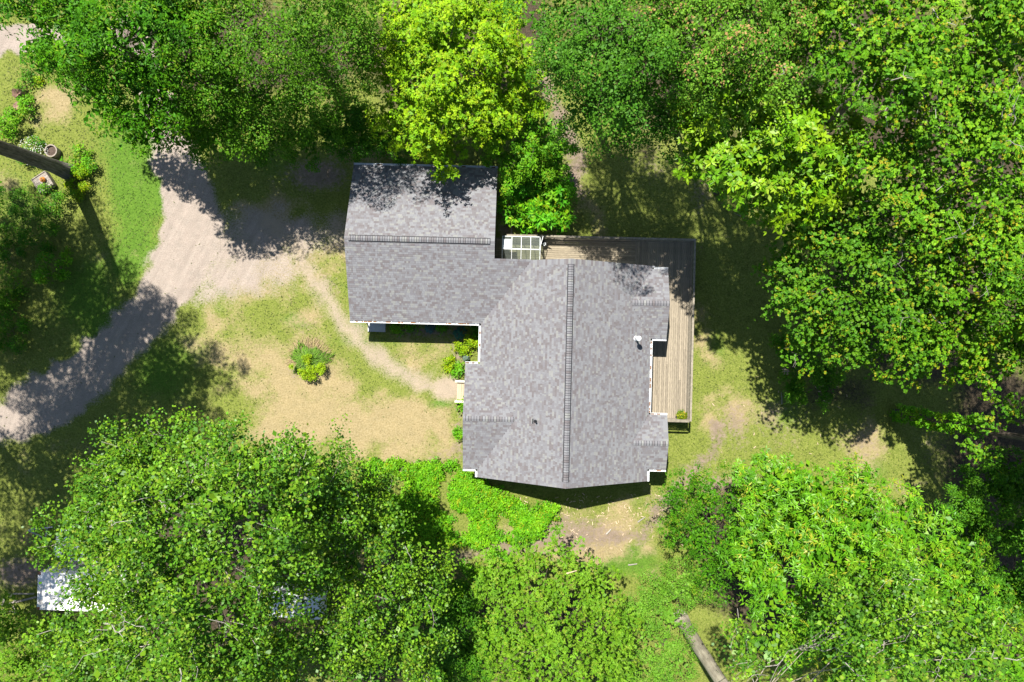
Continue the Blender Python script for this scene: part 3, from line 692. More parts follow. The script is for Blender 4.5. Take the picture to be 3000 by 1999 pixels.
# ------------------------------------------------------------------ greenhouse on the deck
gx0, gx1 = to_loc(*W(1471, 720, 1.9))[0], to_loc(*W(1583, 720, 1.9))[0]
gyN = to_loc(*W(1530, 694, 1.65))[1]; gyR = to_loc(*W(1530, 731, 2.3))[1]; gyS = 2 * gyR - gyN
GO = ((gx0 + gx1) / 2, gyR, DZ); ox, oy = loc_xy(GO[0], GO[1])
gh = thing('greenhouse', (ox, oy, DZ), 'small white framed clear greenhouse standing on the deck beside the garage', 'greenhouse', rz=RZ)
ze, zr = DZ + 1.30, DZ + 1.95
mb = MB(); t = .035
for y in (gyN, gyS):
    mb.bar((gx0, y, ze), (gx1, y, ze), t, t); mb.bar((gx0, y, DZ + .03), (gx1, y, DZ + .03), t, t)
mb.bar((gx0, gyR, zr), (gx1, gyR, zr), .05, .05)
xs = np.linspace(gx0 + .018, gx1 - .018, 5)
for x in xs:
    for y in (gyN, gyS):
        mb.bar((x, y, DZ), (x, y, ze), t, t, up=(0, 1, 0)); mb.bar((x, y, ze), (x, gyR, zr), t, t)
for x in (xs[0], xs[-1]): mb.bar((x, gyN, ze), (x, gyS, ze), t, t)
for dx in (-.32, .32): mb.bar((xs[-1], gyR + dx, DZ), (xs[-1], gyR + dx, zr - abs(dx) * .62), t, t, up=(0, 1, 0))
mb.build('frame', M['alu'], gh, GO)
for i in range(4):
    a, b = xs[i] + .02, xs[i + 1] - .02
    for y, s in ((gyN, 1), (gyS, -1)):
        mb = MB(); lo = .0 if not (i == 0 and s > 0) else .30
        p = lambda f, x: (x, y + (gyR - y) * f, ze + (zr - ze) * f)
        def sl(f0, f1, dz, m, nm):
            mb = MB(); A, B, C, D = p(f0, a), p(f0, b), p(f1, b), p(f1, a)
            Q = [A, B, C, D] if s < 0 else [B, A, D, C]
            mb.hexa([(q[0], q[1], q[2] + dz) for q in Q] + [(q[0], q[1], q[2] + dz + .006) for q in Q]); mb.build(nm, m, gh, GO)
        if i == 0 and s > 0: sl(.03, .22, .0, M['poly'], 'pane'); sl(.24, .97, .05, M['poly_glare'], 'roof_vent')
        else: sl(.03, .97, .0, M['poly'], 'pane')
        mb = MB(); mb.box(a, b, y - .003, y + .003, DZ + .06, ze - .03); mb.build('pane', M['poly'], gh, GO)
mb = MB(); mb.quad([(xs[0], gyN, DZ + .05), (xs[0], gyS, DZ + .05), (xs[0], gyS, ze - .02), (xs[0], gyR, zr - .03), (xs[0], gyN, ze - .02)]); mb.build('end_pane', M['poly'], gh, GO)
for s in (-1, 1):
    mb = MB(); y0, y1 = gyR + s * .34, gyR + s * (gyN - gyR - .02); mb.quad([(xs[-1], y0, DZ + .05), (xs[-1], y1, DZ + .05), (xs[-1], y1, ze - .02), (xs[-1], y0, zr - .26)]); mb.build('end_pane', M['poly'], gh, GO)
dr = Vector((math.sin(math.radians(14)), math.cos(math.radians(14)), 0)); h = Vector((xs[-1] + .03, gyR + .33, 0)); e = h + dr * .62    # door swung open
mb = MB()
for z in (DZ + .04, DZ + .85, DZ + 1.68): mb.bar(h + Vector((0, 0, z)), e + Vector((0, 0, z)), .03, .04)
for q in (h, e): mb.bar(q + Vector((0, 0, DZ + .02)), q + Vector((0, 0, DZ + 1.7)), .04, .03)
d_ = mb.build('door', M['alu'], gh, GO)
mb = MB(); mb.quad([tuple(h + Vector((0, 0, DZ + .06))), tuple(e + Vector((0, 0, DZ + .06))), tuple(e + Vector((0, 0, DZ + 1.66))), tuple(h + Vector((0, 0, DZ + 1.66)))]); mb.build('pane', M['poly'], d_, GO)
# bucket by the greenhouse door
bx_, by_ = W(1594, 714, .8)
bk = thing('bucket', (bx_, by_, DZ), 'black bucket with a white scoop inside, beside the greenhouse door', 'bucket')
mb = MB(); mb.lathe([(.14, 0), (.185, .42), (.20, .43), (.20, .455), (.172, .455), (.165, .40), (.13, .08)], n=20); mb.build('body', M['black'], bk, smooth_shade=False)
mb = MB(); mb.lathe([(.02, .30), (.10, .34), (.115, .40), (.095, .395), (.02, .33)], (.03, -.04, .03), 14); mb.build('scoop', M['gutter'], bk)
mb = MB(); mb.tube([(.19 * math.cos(t), .03 * math.sin(t) - .1 * math.sin(t), .44 + .16 * math.sin(t)) for t in np.linspace(0, math.pi, 9)], [.006] * 9, 5); mb.build('handle', M['galv'], bk)
# ------------------------------------------------------------------ foliage engine
def unit(v): return v / (np.linalg.norm(v, axis=1, keepdims=True) + 1e-9)
def leaf_mesh(name, c, d, n, ln, wd, col, mt, off=(0, 0, 0), fold=.12, back=.5):
    """one kite-shaped leaf per row: centre c, direction d, normal n"""
    N_ = len(c); d = unit(d); s = unit(np.cross(n, d)); n = np.cross(d, s)
    ln = np.asarray(ln)[:, None]; wd = np.asarray(wd)[:, None]
    c = c - np.asarray(off)
    A = c - d * ln * back; T = c + d * ln * (1 - back) - n * ln * .10
    Mid = c - d * ln * .05 + n * wd * fold
    V = np.stack([A, Mid + s * wd / 2, T, Mid - s * wd / 2], 1).reshape(-1, 3)
    me = bpy.data.meshes.new(name)
    me.vertices.add(N_ * 4); me.vertices.foreach_set('co', V.astype(np.float32).ravel())
    me.loops.add(N_ * 4); me.loops.foreach_set('vertex_index', np.arange(N_ * 4, dtype=np.int32))
    me.polygons.add(N_); me.polygons.foreach_set('loop_start', np.arange(0, N_ * 4, 4, dtype=np.int32))
    me.update(calc_edges=True)
    a = me.attributes.new('Col', 'FLOAT_COLOR', 'FACE')
    a.data.foreach_set('color', np.concatenate([np.clip(col, 0, 1), np.ones((N_, 1))], 1).astype(np.float32).ravel())
    me.materials.append(mt); return me

STY = {  # n leaves per clump, clump radius, leaf length, width ratio, colours, mode
 'cottonwood': dict(n=42, rc=(.34, .62), ln=(.09, .18), wr=.80, cols=[(0.076, 0.196, 0.010), (0.108, 0.241, 0.011), (0.054, 0.151, 0.012), (0.148, 0.281, 0.013)], mode='loose', den=3.4, mat='leaf_gloss', tip=((.20, .27, .03), .05)),
 'locust': dict(n=54, rc=(.40, .75), ln=(.13, .24), wr=.36, cols=[(0.040, 0.152, 0.005), (0.056, 0.194, 0.005), (0.086, 0.245, 0.005)], mode='droop', den=2.9, mat='leaf', tip=((0.190, 0.319, 0.014), .06)),
 'ash': dict(n=60, rc=(.38, .70), ln=(.09, .16), wr=.55, cols=[(0.048, 0.150, 0.005), (0.066, 0.189, 0.006), (0.086, 0.214, 0.008)], mode='dome', den=3.2, mat='leaf', tip=((0.179, 0.248, 0.022), .05)),
 'olive': dict(n=64, rc=(.40, .72), ln=(.08, .14), wr=.55, cols=[(0.077, 0.197, 0.009), (0.097, 0.230, 0.011), (0.061, 0.170, 0.007)], mode='dome', den=3.2, mat='leaf', tip=((0.213, 0.260, 0.036), .07)),
 'bright': dict(n=46, rc=(.26, .48), ln=(.10, .18), wr=.45, cols=[(0.159, 0.329, 0.005), (0.200, 0.372, 0.006), (0.250, 0.407, 0.007), (0.122, 0.280, 0.005)], mode='rosette', den=5.2, mat='leaf', tip=((0.269, 0.354, 0.010), .12)),
 'maple_peach': dict(n=62, rc=(.34, .60), ln=(.075, .125), wr=.80, cols=[(0.097, 0.224, 0.016), (0.127, 0.270, 0.018), (0.081, 0.209, 0.012)], mode='dome', den=3.6, mat='leaf', tip=((.36, .23, .085), .13)),
 'maple_dark': dict(n=56, rc=(.36, .64), ln=(.075, .125), wr=.80, cols=[(0.053, 0.163, 0.012), (0.076, 0.201, 0.013), (0.060, 0.179, 0.009)], mode='dome', den=3.4, mat='leaf', tip=((0.246, 0.236, 0.050), .03)),
 'maple_gold': dict(n=62, rc=(.28, .52), ln=(.07, .12), wr=.85, cols=[(0.092, 0.237, 0.007), (0.122, 0.281, 0.009), (0.068, 0.201, 0.007), (0.154, 0.312, 0.011)], mode='rosette', den=4.6, mat='leaf', tip=((.30, .29, .016), .10)),
 'maple_green': dict(n=62, rc=(.30, .54), ln=(.07, .12), wr=.85, cols=[(0.053, 0.167, 0.008), (0.076, 0.206, 0.008), (0.098, 0.224, 0.008)], mode='rosette', den=4.2, mat='leaf', tip=((.29, .29, .016), .07)),
 'hickory': dict(n=34, rc=(.32, .55), ln=(.20, .34), wr=.42, cols=[(0.103, 0.256, 0.005), (0.143, 0.302, 0.006), (0.203, 0.348, 0.007)], mode='rosette', den=4.6, mat='leaf_gloss', tip=((0.235, 0.354, 0.022), .10)),
 'sumac': dict(n=38, rc=(.34, .58), ln=(.19, .33), wr=.22, cols=[(0.086, 0.250, 0.007), (0.113, 0.286, 0.007), (0.149, 0.310, 0.010), (0.068, 0.212, 0.007)], mode='rosette', den=3.7, mat='leaf_gloss', tip=((0.291, 0.330, 0.022), .07)),
 'elder': dict(n=62, rc=(.28, .50), ln=(.075, .14), wr=.42, cols=[(0.093, 0.222, 0.010), (0.120, 0.255, 0.012), (0.143, 0.279, 0.015)], mode='rosette', den=4.4, mat='leaf', tip=((0.224, 0.283, 0.029), .08)),
 'smallleaf': dict(n=62, rc=(.28, .50), ln=(.07, .12), wr=.42, cols=[(0.062, 0.204, 0.006), (0.088, 0.241, 0.007), (0.046, 0.168, 0.006)], mode='spiky', den=4.6, mat='leaf', tip=((0.235, 0.283, 0.022), .10)),
 'pale': dict(n=70, rc=(.26, .44), ln=(.06, .11), wr=.50, cols=[(0.119, 0.276, 0.022), (0.098, 0.241, 0.017), (0.145, 0.298, 0.025)], mode='dome', den=5.0, mat='leaf', tip=((0.213, 0.283, 0.050), .05)),
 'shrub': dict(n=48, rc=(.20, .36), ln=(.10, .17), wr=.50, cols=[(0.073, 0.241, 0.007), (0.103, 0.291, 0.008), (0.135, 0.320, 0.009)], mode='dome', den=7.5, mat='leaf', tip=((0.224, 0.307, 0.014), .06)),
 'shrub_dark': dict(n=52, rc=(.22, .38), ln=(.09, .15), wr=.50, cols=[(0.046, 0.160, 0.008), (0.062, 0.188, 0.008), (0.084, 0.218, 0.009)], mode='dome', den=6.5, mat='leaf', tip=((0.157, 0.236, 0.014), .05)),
 'shrub_frond': dict(n=26, rc=(.26, .42), ln=(.24, .40), wr=.30, cols=[(0.062, 0.269, 0.007), (0.088, 0.312, 0.008), (0.155, 0.364, 0.008)], mode='rosette', den=6.0, mat='leaf', tip=((0.269, 0.342, 0.010), .10)),
 'lime': dict(n=44, rc=(.16, .28), ln=(.08, .14), wr=.55, cols=[(0.207, 0.338, 0.005), (0.250, 0.363, 0.007), (0.152, 0.287, 0.007)], mode='dome', den=11, mat='leaf', tip=((0.314, 0.366, 0.010), .1)),
 'vine': dict(n=40, rc=(.22, .36), ln=(.10, .17), wr=.75, cols=[(0.088, 0.276, 0.007), (0.119, 0.320, 0.008), (0.155, 0.356, 0.009)], mode='dome', den=6, mat='leaf', tip=((0.269, 0.330, 0.014), .05)),
}
def clump_leaves(C, U, st, r, nl=None):
    """C clump centres, U outward directions -> leaf arrays"""
    n = nl or int(st['n'] * .70); K = len(C)
    ax = unit(U * .65 + np.array([0, 0, 1.0]) * (.75) + r.normal(0, .22, (K, 3)))
    ref = unit(np.cross(ax, r.normal(0, 1, (K, 3)))); oth = np.cross(ax, ref)
    rc = r.uniform(*st['rc'], K)
    ci = r.integers(0, len(st['cols']), K); cb = np.array(st['cols'])[ci] * r.uniform(.82, 1.2, (K, 1))
    R_ = lambda a: np.repeat(a, n, axis=0)
    ax, ref, oth, rcn, Cn, cbn = R_(ax), R_(ref), R_(oth), R_(rc[:, None]), R_(C), R_(cb)
    N_ = K * n; th = r.uniform(0, 2 * math.pi, (N_, 1)); rad = ref * np.cos(th) + oth * np.sin(th)
    m = st['mode']; ln = r.uniform(*st['ln'], N_) * (1.12 if nl is None else 1); rr = np.sqrt(r.uniform(0.02, 1, (N_, 1)))
    if m == 'rosette':
        # several small fans per clump, leaves radiating from each fan's centre
        sub = r.integers(0, 4, N_); so = r.normal(0, .42, (K, 4, 3)) * rc[:, None, None]
        P0 = Cn + so[np.repeat(np.arange(K), n), sub]
        el = r.uniform(-.25, .55, (N_, 1)); d = unit(rad + ax * el)
        c = P0 + d * (ln[:, None] * .55) ; nn = unit(ax - d * el * .6 + r.normal(0, .22, (N_, 3)))
    elif m == 'droop':
        h = 1 - rr ** 2 * 1.3; c = Cn + rad * rr * rcn + ax * h * rcn * .45 - np.array([0, 0, 1.0]) * rr ** 2 * rcn * .35
        d = unit(rad + r.normal(0, .5, (N_, 3)) - np.array([0, 0, .45])); nn = unit(ax + rad * .4 + r.normal(0, .28, (N_, 3)))
    elif m == 'loose':
        c = Cn + r.normal(0, .52, (N_, 3)) * rcn; d = unit(rad + r.normal(0, .6, (N_, 3)) - np.array([0, 0, .4])); nn = unit(ax * .9 + r.normal(0, .55, (N_, 3)))
    elif m == 'spiky':
        t = r.uniform(0, 1, (N_, 1)); st_ = unit(ax + rad * .75); c = Cn + st_ * t * rcn * 1.3 + r.normal(0, .05, (N_, 3))
        d = unit(st_ + r.normal(0, .7, (N_, 3))); nn = unit(ax + r.normal(0, .5, (N_, 3)))
    else:
        h = np.sqrt(np.clip(1 - rr ** 2, 0, 1)); c = Cn + rad * rr * rcn + ax * (h - .5) * rcn * .8 + r.normal(0, .05, (N_, 3))
        d = unit(rad + r.normal(0, .5, (N_, 3))); nn = unit(ax * h + rad * rr * .60 + r.normal(0, .22, (N_, 3)))
    col = cbn * r.uniform(.75, 1.28, (N_, 1)) * r.uniform(.93, 1.07, (N_, 3))
    tc, tp = st['tip']; hit = r.random(K) < tp * 2.2
    tipm = (np.repeat(hit, n) & (r.random(N_) < .42)); col[tipm] = np.array(tc) * r.uniform(.75, 1.15, (tipm.sum(), 1))
    return c, d, nn, ln, ln * st['wr'] * r.uniform(.8, 1.2, N_), col

def lobes_world(L_):
    out = []
    for l in L_:
        if l[3] > 12:          # given as photo pixels, height, pixel radius
            px, py, z, rp = l; s = .024 * (CAM_H - z) / CAM_H; x, y = W(px, py, z); out.append((x, y, z, rp * s))
        else: out.append(tuple(l[:4]))
    return np.array(out, float)

BLOCKERS = None  # centres of the extra leaves added inside crowns to stop light passing
def blocker_leaves(arr, st, r, big=None):
    if big is None: big = (min(.34, max(.20, st['ln'][1] * 1.5)), min(.50, max(.30, st['ln'][1] * 2.3)))
    """oversized leaves added deep in the crown to block light"""
    m = len(BLOCKERS); ln = r.uniform(*big, m); col = np.array(st['cols'])[r.integers(0, len(st['cols']), m)] * r.uniform(.8, 1.1, (m, 1))
    add = (BLOCKERS, r.normal(0, 1, (m, 3)) * [1, 1, .35], np.tile([0, 0, 1.0], (m, 1)) + r.normal(0, .45, (m, 3)), ln, ln * .62, col)
    return [np.concatenate([a, b]) for a, b in zip(arr, add)]
def crown_points(Lw, den, r, flat=.82, low=-.30, fill=.22, rc=.45, spray=1.0):
    """branch ends spread evenly over the lobes; each carries a small dome of clumps, some shoot out as sprays"""
    P = []; D = []; RL = []
    dc = den / 5.5; gap = 1.02 / math.sqrt(dc)
    for i, (x, y, z, R) in enumerate(Lw):
        n = int(4 * math.pi * R * R * dc * .62 * 2.2) + 6
        u = unit(r.normal(0, 1, (n, 3))); u[:, 2] = np.where(u[:, 2] < low, -u[:, 2] * .9, u[:, 2]); u = unit(u)
        f = 1 + np.clip(r.normal(0, .20, n), -.45, .35)
        lump = 1 + .20 * np.sin(u[:, 0] * 5.1 + i) * np.sin(u[:, 1] * 4.7 + i * 2.1) + .10 * np.sin(u[:, 0] * 11 + u[:, 2] * 9 + i * 3)
        p = np.array([x, y, z]) + u * (R * f * lump)[:, None] * np.array([1, 1, flat])
        keep = np.ones(n, bool)
        for j, (X, Y, Z, RR) in enumerate(Lw):
            if j != i: keep &= np.linalg.norm((p - np.array([X, Y, Z])) / np.array([1, 1, flat]) / RR, axis=1) > .74
        P.append(p[keep]); D.append(u[keep]); RL.append(np.full(keep.sum(), R))
    P = np.concatenate(P); D = np.concatenate(D); o = r.permutation(len(P)); sel = []; Q = np.empty((len(P), 3)); m = 0
    for i in o:
        if m == 0 or ((Q[:m] - P[i]) ** 2).sum(1).min() > gap * gap: Q[m] = P[i]; m += 1; sel.append(i)
    RL = np.concatenate(RL)[sel]; P, D = P[sel], D[sel]; K = len(P); nc = 8
    ax = unit(D * .8 + np.array([0, 0, .7])); ref = unit(np.cross(ax, r.normal(0, 1, (K, 3)))); oth = np.cross(ax, ref)
    R_ = lambda a_: np.repeat(a_, nc, axis=0); n = K * nc
    cr_ = rc * 1.6 * r.uniform(.65, 1.25, (K, 1)); th = r.uniform(0, 6.283, (n, 1)); q = np.sqrt(r.uniform(0, 1, (n, 1)))
    rad = R_(ref) * np.cos(th) + R_(oth) * np.sin(th)
    C = R_(P) + rad * q * R_(cr_) + R_(ax) * (.55 - q ** 2) * R_(cr_) * .7
    U = unit(R_(ax) + rad * q * .7)
    # sprays past the outline
    m = int(K * .22 * spray); i = r.integers(0, K, m); L_ = r.uniform(1.2, 3.2, m) * rc
    dd = unit(D[i] + r.normal(0, .45, (m, 3)) + np.array([0, 0, .15]))
    for t in (.35, .7, 1.0): C = np.concatenate([C, P[i] + dd * (L_ * t)[:, None]]); U = np.concatenate([U, dd])
    global BLOCKERS
    m = int(K * 56 * (.6 + fill)); i = r.integers(0, K, m)
    dep = np.minimum(r.uniform(.7, 2.3, m) * rc * 2.2, RL[i] * .85)
    BLOCKERS = P[i] - D[i] * np.array([1, 1, flat]) * dep[:, None] + r.normal(0, rc * .9, (m, 3)) * [1, 1, .5]
    return C, U

def wiggle(a, b, n, amp, r):
    a = np.array(a, float); b = np.array(b, float); t = np.linspace(0, 1, n)[:, None]
    L_ = np.linalg.norm(b - a); off = np.cumsum(r.normal(0, amp * L_ / n, (n, 3)), 0); off -= off[-1] * t
    return a + (b - a) * t + off * np.sin(t * math.pi)[:] ** .5

NTRI = 0
def tree(name, label, style, lobes, base=None, trunk_r=.22, bark='bark_dark', twig='twig_dark', den=1.0, twigs=40, seed=0, cat='tree', group=None, flat=.82, bare=0, low=-.30, fill=.22, lean=None, twr=1.0, spray=1.0, out=1.13, taper=.62, wig=.10, limb=1.0):
    global NTRI
    r = np.random.default_rng(seed + 1000); st = STY[style]; Lw = lobes_world(lobes)
    if len(Lw) > 4: Lw[:, 2] += r.uniform(-.9, .9, len(Lw)) * np.minimum(1, Lw[:, 3] / 2)
    if base is None:
        w = Lw[:, 3] ** 2; cx, cy = out * (Lw[:, 0] * w).sum() / w.sum(), out * (Lw[:, 1] * w).sum() / w.sum(); base = (cx, cy, float(terrain(cx, cy)))
    root = thing(name, base, label, cat, group)
    C, U = crown_points(Lw, st['den'] * den, r, flat, low, fill, np.mean(st['rc']), spray)
    hi = C[:, 2] > base[2] + .1; C, U = C[hi], U[hi]
    arr = blocker_leaves(clump_leaves(C, U, st, r), st, r)
    ok = arr[0][:, 2] > base[2] + .04
    arr = [a[ok] for a in arr]; NTRI += len(arr[0]) * 2
    cr = tag(link('crown', leaf_mesh('crown', *arr, M[st['mat']], base), root), kind='stuff')
    # trunk, limbs to the lobes, twigs to the clumps
    top = Lw[Lw[:, 2].argmax()]; ztop = base[2] + (top[2] - base[2]) * .72
    mid = (np.average(Lw[:, 0], weights=Lw[:, 3]), np.average(Lw[:, 1], weights=Lw[:, 3]))
    tp = (base[0] + (mid[0] - base[0]) * .45, base[1] + (mid[1] - base[1]) * .45, ztop) if lean is None else lean
    path = wiggle((base[0], base[1], base[2] - .2), tp, 9, .05 if lean is None else .02, r)
    mb = MB(); o = base; rads = [trunk_r * (1.25 if i == 0 else 1 - taper * i / 8) for i in range(9)]
    mb.tube(path, rads, 12); mb.build('trunk', M[bark], root, o, True)
    mb = MB(); lim = []
    for (x, y, z, R) in Lw:
        f = min(.95, max(.30, (z - base[2]) / max(ztop - base[2], .5) * .75)); s = path[int(f * 8)]
        pts = wiggle(s, (x, y, z + R * .15), 6, wig, r); r0 = max(.018, limb * trunk_r * .38 * min(1, R / 2.5))
        mb.tube(pts, list(np.linspace(r0, r0 * .3, 6)), 6, cap=False); lim.append(pts)
    tag(mb.build('limbs', M[bark], root, o, True), kind='stuff')
    if twigs:
        mb = MB(); sel = r.choice(len(C), min(twigs, len(C)), replace=False)
        ends = np.array([l[4] for l in lim])
        for i in sel:
            j = np.argmin(np.linalg.norm(ends - C[i], axis=1)); s = lim[j][r.integers(2, 6)]
            e = C[i] + U[i] * r.uniform(.0, .35); q = r.uniform(.010, .024) * twr
            mb.tube(wiggle(s, e, 6, .42, r), list(np.linspace(q, q * .35, 6)), 4, cap=False)
        tag(mb.build('twigs', M[twig], root, o), kind='stuff')
    if bare:     # dead bare twigs that stick out of the top
        mb = MB(); upc = np.where(U[:, 2] > .45)[0]; sel = r.choice(upc, min(bare, len(upc)), replace=False)
        for i in sel:
            e = C[i] + np.array([0, 0, .12]); d = unit(r.normal(0, 1, (1, 3)) * np.array([1, 1, .35]))[0]; L_ = r.uniform(.6, 1.6)
            pts = wiggle(e - d * L_ * .5 - np.array([0, 0, .3]), e + d * L_ * .6 + np.array([0, 0, .25]), 6, .45, r); q = r.uniform(.010, .020) * twr
            mb.tube(pts, list(np.linspace(q, q * .35, 6)), 4, cap=False)
            for kx in range(r.integers(1, 4)):
                s = pts[r.integers(1, 5)]; d2 = unit((d + r.normal(0, .8, 3) * np.array([1, 1, .4]))[None])[0]
                mb.tube(wiggle(s, s + d2 * L_ * r.uniform(.25, .6), 4, .35, r), [q * .6, q * .5, q * .35, q * .2], 4, cap=False)
        tag(mb.build('dead_twigs', M['twig_pale'], root, o), kind='stuff')
    return root

def spot(name, label, cat, style, px, py, rpx, h, den=1.0, seed=0, group=None, n=5, spread=.55, stem='twig_dark'):
    """a low bush or plant on the ground at a photo pixel"""
    r = np.random.default_rng(seed + 77); x, y, z = G(px, py); s = .024; R = rpx * s
    L_ = [(x, y, z + h * .45, max(.12, R * .62))]
    for i in range(n):
        a = 2 * math.pi * (i + r.random() * .6) / n; q = R * spread * r.uniform(.8, 1.15); rr = R * r.uniform(.36, .50)
        L_.append((x + q * math.cos(a), y + q * math.sin(a), z + h * r.uniform(.3, .55), rr))
    fl = min(1.2, h * .6 / max(R * .6, .05))
    st = STY[style]; Lw = np.array(L_); C, U = crown_points(Lw, st['den'] * den, r, fl, -.2, .2, np.mean(st['rc']))
    C[:, 2] = np.maximum(C[:, 2], z + .04)
    root = thing(name, (x, y, z), label, cat, group)
    arr = blocker_leaves(clump_leaves(C, U, st, r), st, r, (.12, .2)); ok = arr[0][:, 2] > z + .02; arr = [a[ok] for a in arr]
    global NTRI; NTRI += len(arr[0]) * 2
    link('foliage', leaf_mesh('foliage', *arr, M[st['mat']], (x, y, z)), root)
    mb = MB()
    for i in range(7):
        c = C[r.integers(0, len(C))]; mb.tube(wiggle((x + r.normal(0, .05), y + r.normal(0, .05), z - .05), c, 4, .1, r), [.016, .013, .01, .006], 5, cap=False)
    mb.build('stems', M[stem], root, (x, y, z))
    return root
# ------------------------------------------------------------------ trees
T = tree
T('locust_tree', 'deep green tree with drooping sprays reaching over the driveway at top left', 'locust',
  [(30, 5, 13, 65), (110, 30, 13, 75), (215, 45, 13, 110), (330, 110, 12.5, 130), (410, 215, 12.5, 118), (255, 205, 10.5, 85), (175, 190, 9.5, 55), (120, 150, 9.5, 42), (310, 290, 11.5, 74), (440, 315, 11.5, 80), (395, 370, 10.5, 48), (480, 110, 12.5, 125), (455, 385, 9.5, 38), (330, -50, 13.5, 125), (180, -70, 14, 110), (480, -20, 13, 110)], trunk_r=.3, twigs=50, seed=1, den=1.2)
T('ash_tree', 'shaded dark green tree between the locust and the olive green tree', 'ash',
  [(600, 60, 12, 120), (590, 190, 11, 120), (680, 190, 12, 110), (560, 300, 9, 85), (650, 310, 9.5, 95), (640, 390, 7, 55), (730, 370, 7.5, 65), (560, 390, 6.5, 45), (610, -70, 13, 120)], trunk_r=.26, twigs=40, seed=2, den=1.2)
T('box_elder_tree', 'tall olive green round clumped tree left of the bright tree above the garage', 'olive',
  [(760, 60, 13.5, 120), (880, 60, 14, 125), (1000, 50, 9.8, 95), (820, 180, 12, 120), (940, 180, 8.8, 105), (1040, 150, 7.2, 68), (770, 290, 10.5, 95), (880, 300, 7.8, 90), (985, 290, 6.5, 82), (860, 385, 6.5, 46), (1090, 60, 8, 56), (780, -80, 14, 130), (930, -70, 13.5, 120)], trunk_r=.32, twigs=40, seed=3)
T('honey_locust_tree', 'bright yellow green tree just above the garage roof', 'bright',
  [(1235, 60, 6.5, 95), (1370, 45, 6.8, 120), (1475, 20, 6.5, 60), (1200, 170, 6.5, 95), (1320, 165, 7.6, 140), (1440, 165, 6.8, 105), (1190, 275, 5.7, 85), (1320, 280, 7.2, 140), (1445, 275, 6.5, 105), (1520, 215, 5.3, 48), (1180, 365, 4.9, 78), (1285, 395, 5.3, 80), (1390, 355, 5.7, 80), (1275, 440, 4.2, 36), (1530, 300, 4.9, 45)],
  trunk_r=.24, bark='bark_grey', twigs=60, twr=1.3, seed=4)
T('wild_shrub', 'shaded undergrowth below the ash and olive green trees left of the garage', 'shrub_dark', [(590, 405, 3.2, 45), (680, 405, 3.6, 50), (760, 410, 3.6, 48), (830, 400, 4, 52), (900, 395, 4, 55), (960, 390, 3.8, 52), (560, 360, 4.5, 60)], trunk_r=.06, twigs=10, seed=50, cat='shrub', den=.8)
T('sumac_shrub', 'dark leafy thicket at the foot of the bright yellow green tree', 'shrub_dark', [(1050, 360, 3.2, 70), (1085, 400, 2.6, 55), (1020, 410, 2.5, 50), (1130, 410, 3, 45)], trunk_r=.06, twigs=10, seed=5, cat='shrub')
T('walnut_sapling', 'mid green young tree along the dirt track behind the deck', 'shrub', [(1465, 395, 4.2, 75), (1560, 370, 4.5, 68), (1600, 430, 3.8, 60), (1525, 440, 4, 75), (1580, 320, 4, 40)], trunk_r=.09, twigs=20, seed=6, cat='tree', den=.62)
T('sumac_shrub', 'bright fern leaved shrub touching the north railing of the deck', 'shrub_frond', [(1575, 540, 1.8, 66), (1530, 590, 1.5, 46), (1600, 600, 1.3, 50), (1560, 648, .7, 36), (1632, 645, .6, 28), (1515, 645, .6, 26)], trunk_r=.06, twigs=14, seed=7, cat='shrub')
T('sumac_shrub', 'glossy green shrub between the young tree and the deck shrubs', 'shrub', [(1545, 500, 2.8, 60), (1615, 500, 2.8, 58), (1490, 490, 3, 45), (1650, 560, 1.6, 28)], trunk_r=.06, twigs=14, seed=8, cat='shrub', den=.8)
T('silver_maple_tree', 'tall blue green tree right of the dirt track, its lower side in shade', 'maple_dark',
  [(1640, 50, 15, 95), (1755, 55, 17, 125), (1880, 70, 17, 115), (1680, 165, 15, 110), (1800, 185, 16.5, 135), (1740, 285, 10.5, 100), (1870, 270, 14, 115), (1830, 365, 10, 80), (1950, 335, 12, 85), (1960, 190, 15.5, 105), (1690, 235, 10.5, 68), (1630, 150, 12.5, 55), (1690, -70, 15.5, 115), (1830, -70, 17, 125), (1760, -180, 15, 120), (1900, -180, 16, 120)], trunk_r=.36, twigs=50, seed=9, den=1.15, fill=.55)
T('red_maple_tree', 'tall tree with peach coloured seed tufts along the top edge', 'maple_peach',
  [(2010, 30, 17.5, 120), (2150, 30, 18, 130), (2290, 50, 17, 115), (2070, 140, 17, 120), (2200, 140, 17.5, 130), (2315, 140, 16, 78), (2110, 225, 14, 75), (2275, 215, 14.5, 48), (1960, 90, 17, 80), (2000, -90, 17.5, 125), (2150, -90, 18, 130), (2060, -200, 17, 130), (2290, -80, 17, 110)], trunk_r=.36, twigs=30, bare=10, seed=10, den=1.20, fill=.55)
T('hickory_tree', 'vivid green broad leaved tree east of the deck under the maples', 'hickory',
  [(2085, 335, 14.0, 78), (2185, 320, 15.0, 92), (2290, 345, 14.5, 85), (2375, 300, 13.5, 60), (2090, 425, 13.0, 82), (2215, 430, 15.0, 115), (2340, 405, 14.5, 100), (2425, 465, 13.0, 75), (2165, 525, 12.5, 65), (2285, 535, 13.5, 92), (2395, 555, 12.5, 88), (2250, 590, 10.5, 50), (2365, 630, 10.5, 50), (2040, 400, 11.5, 50)], trunk_r=.26, twigs=30, seed=11)
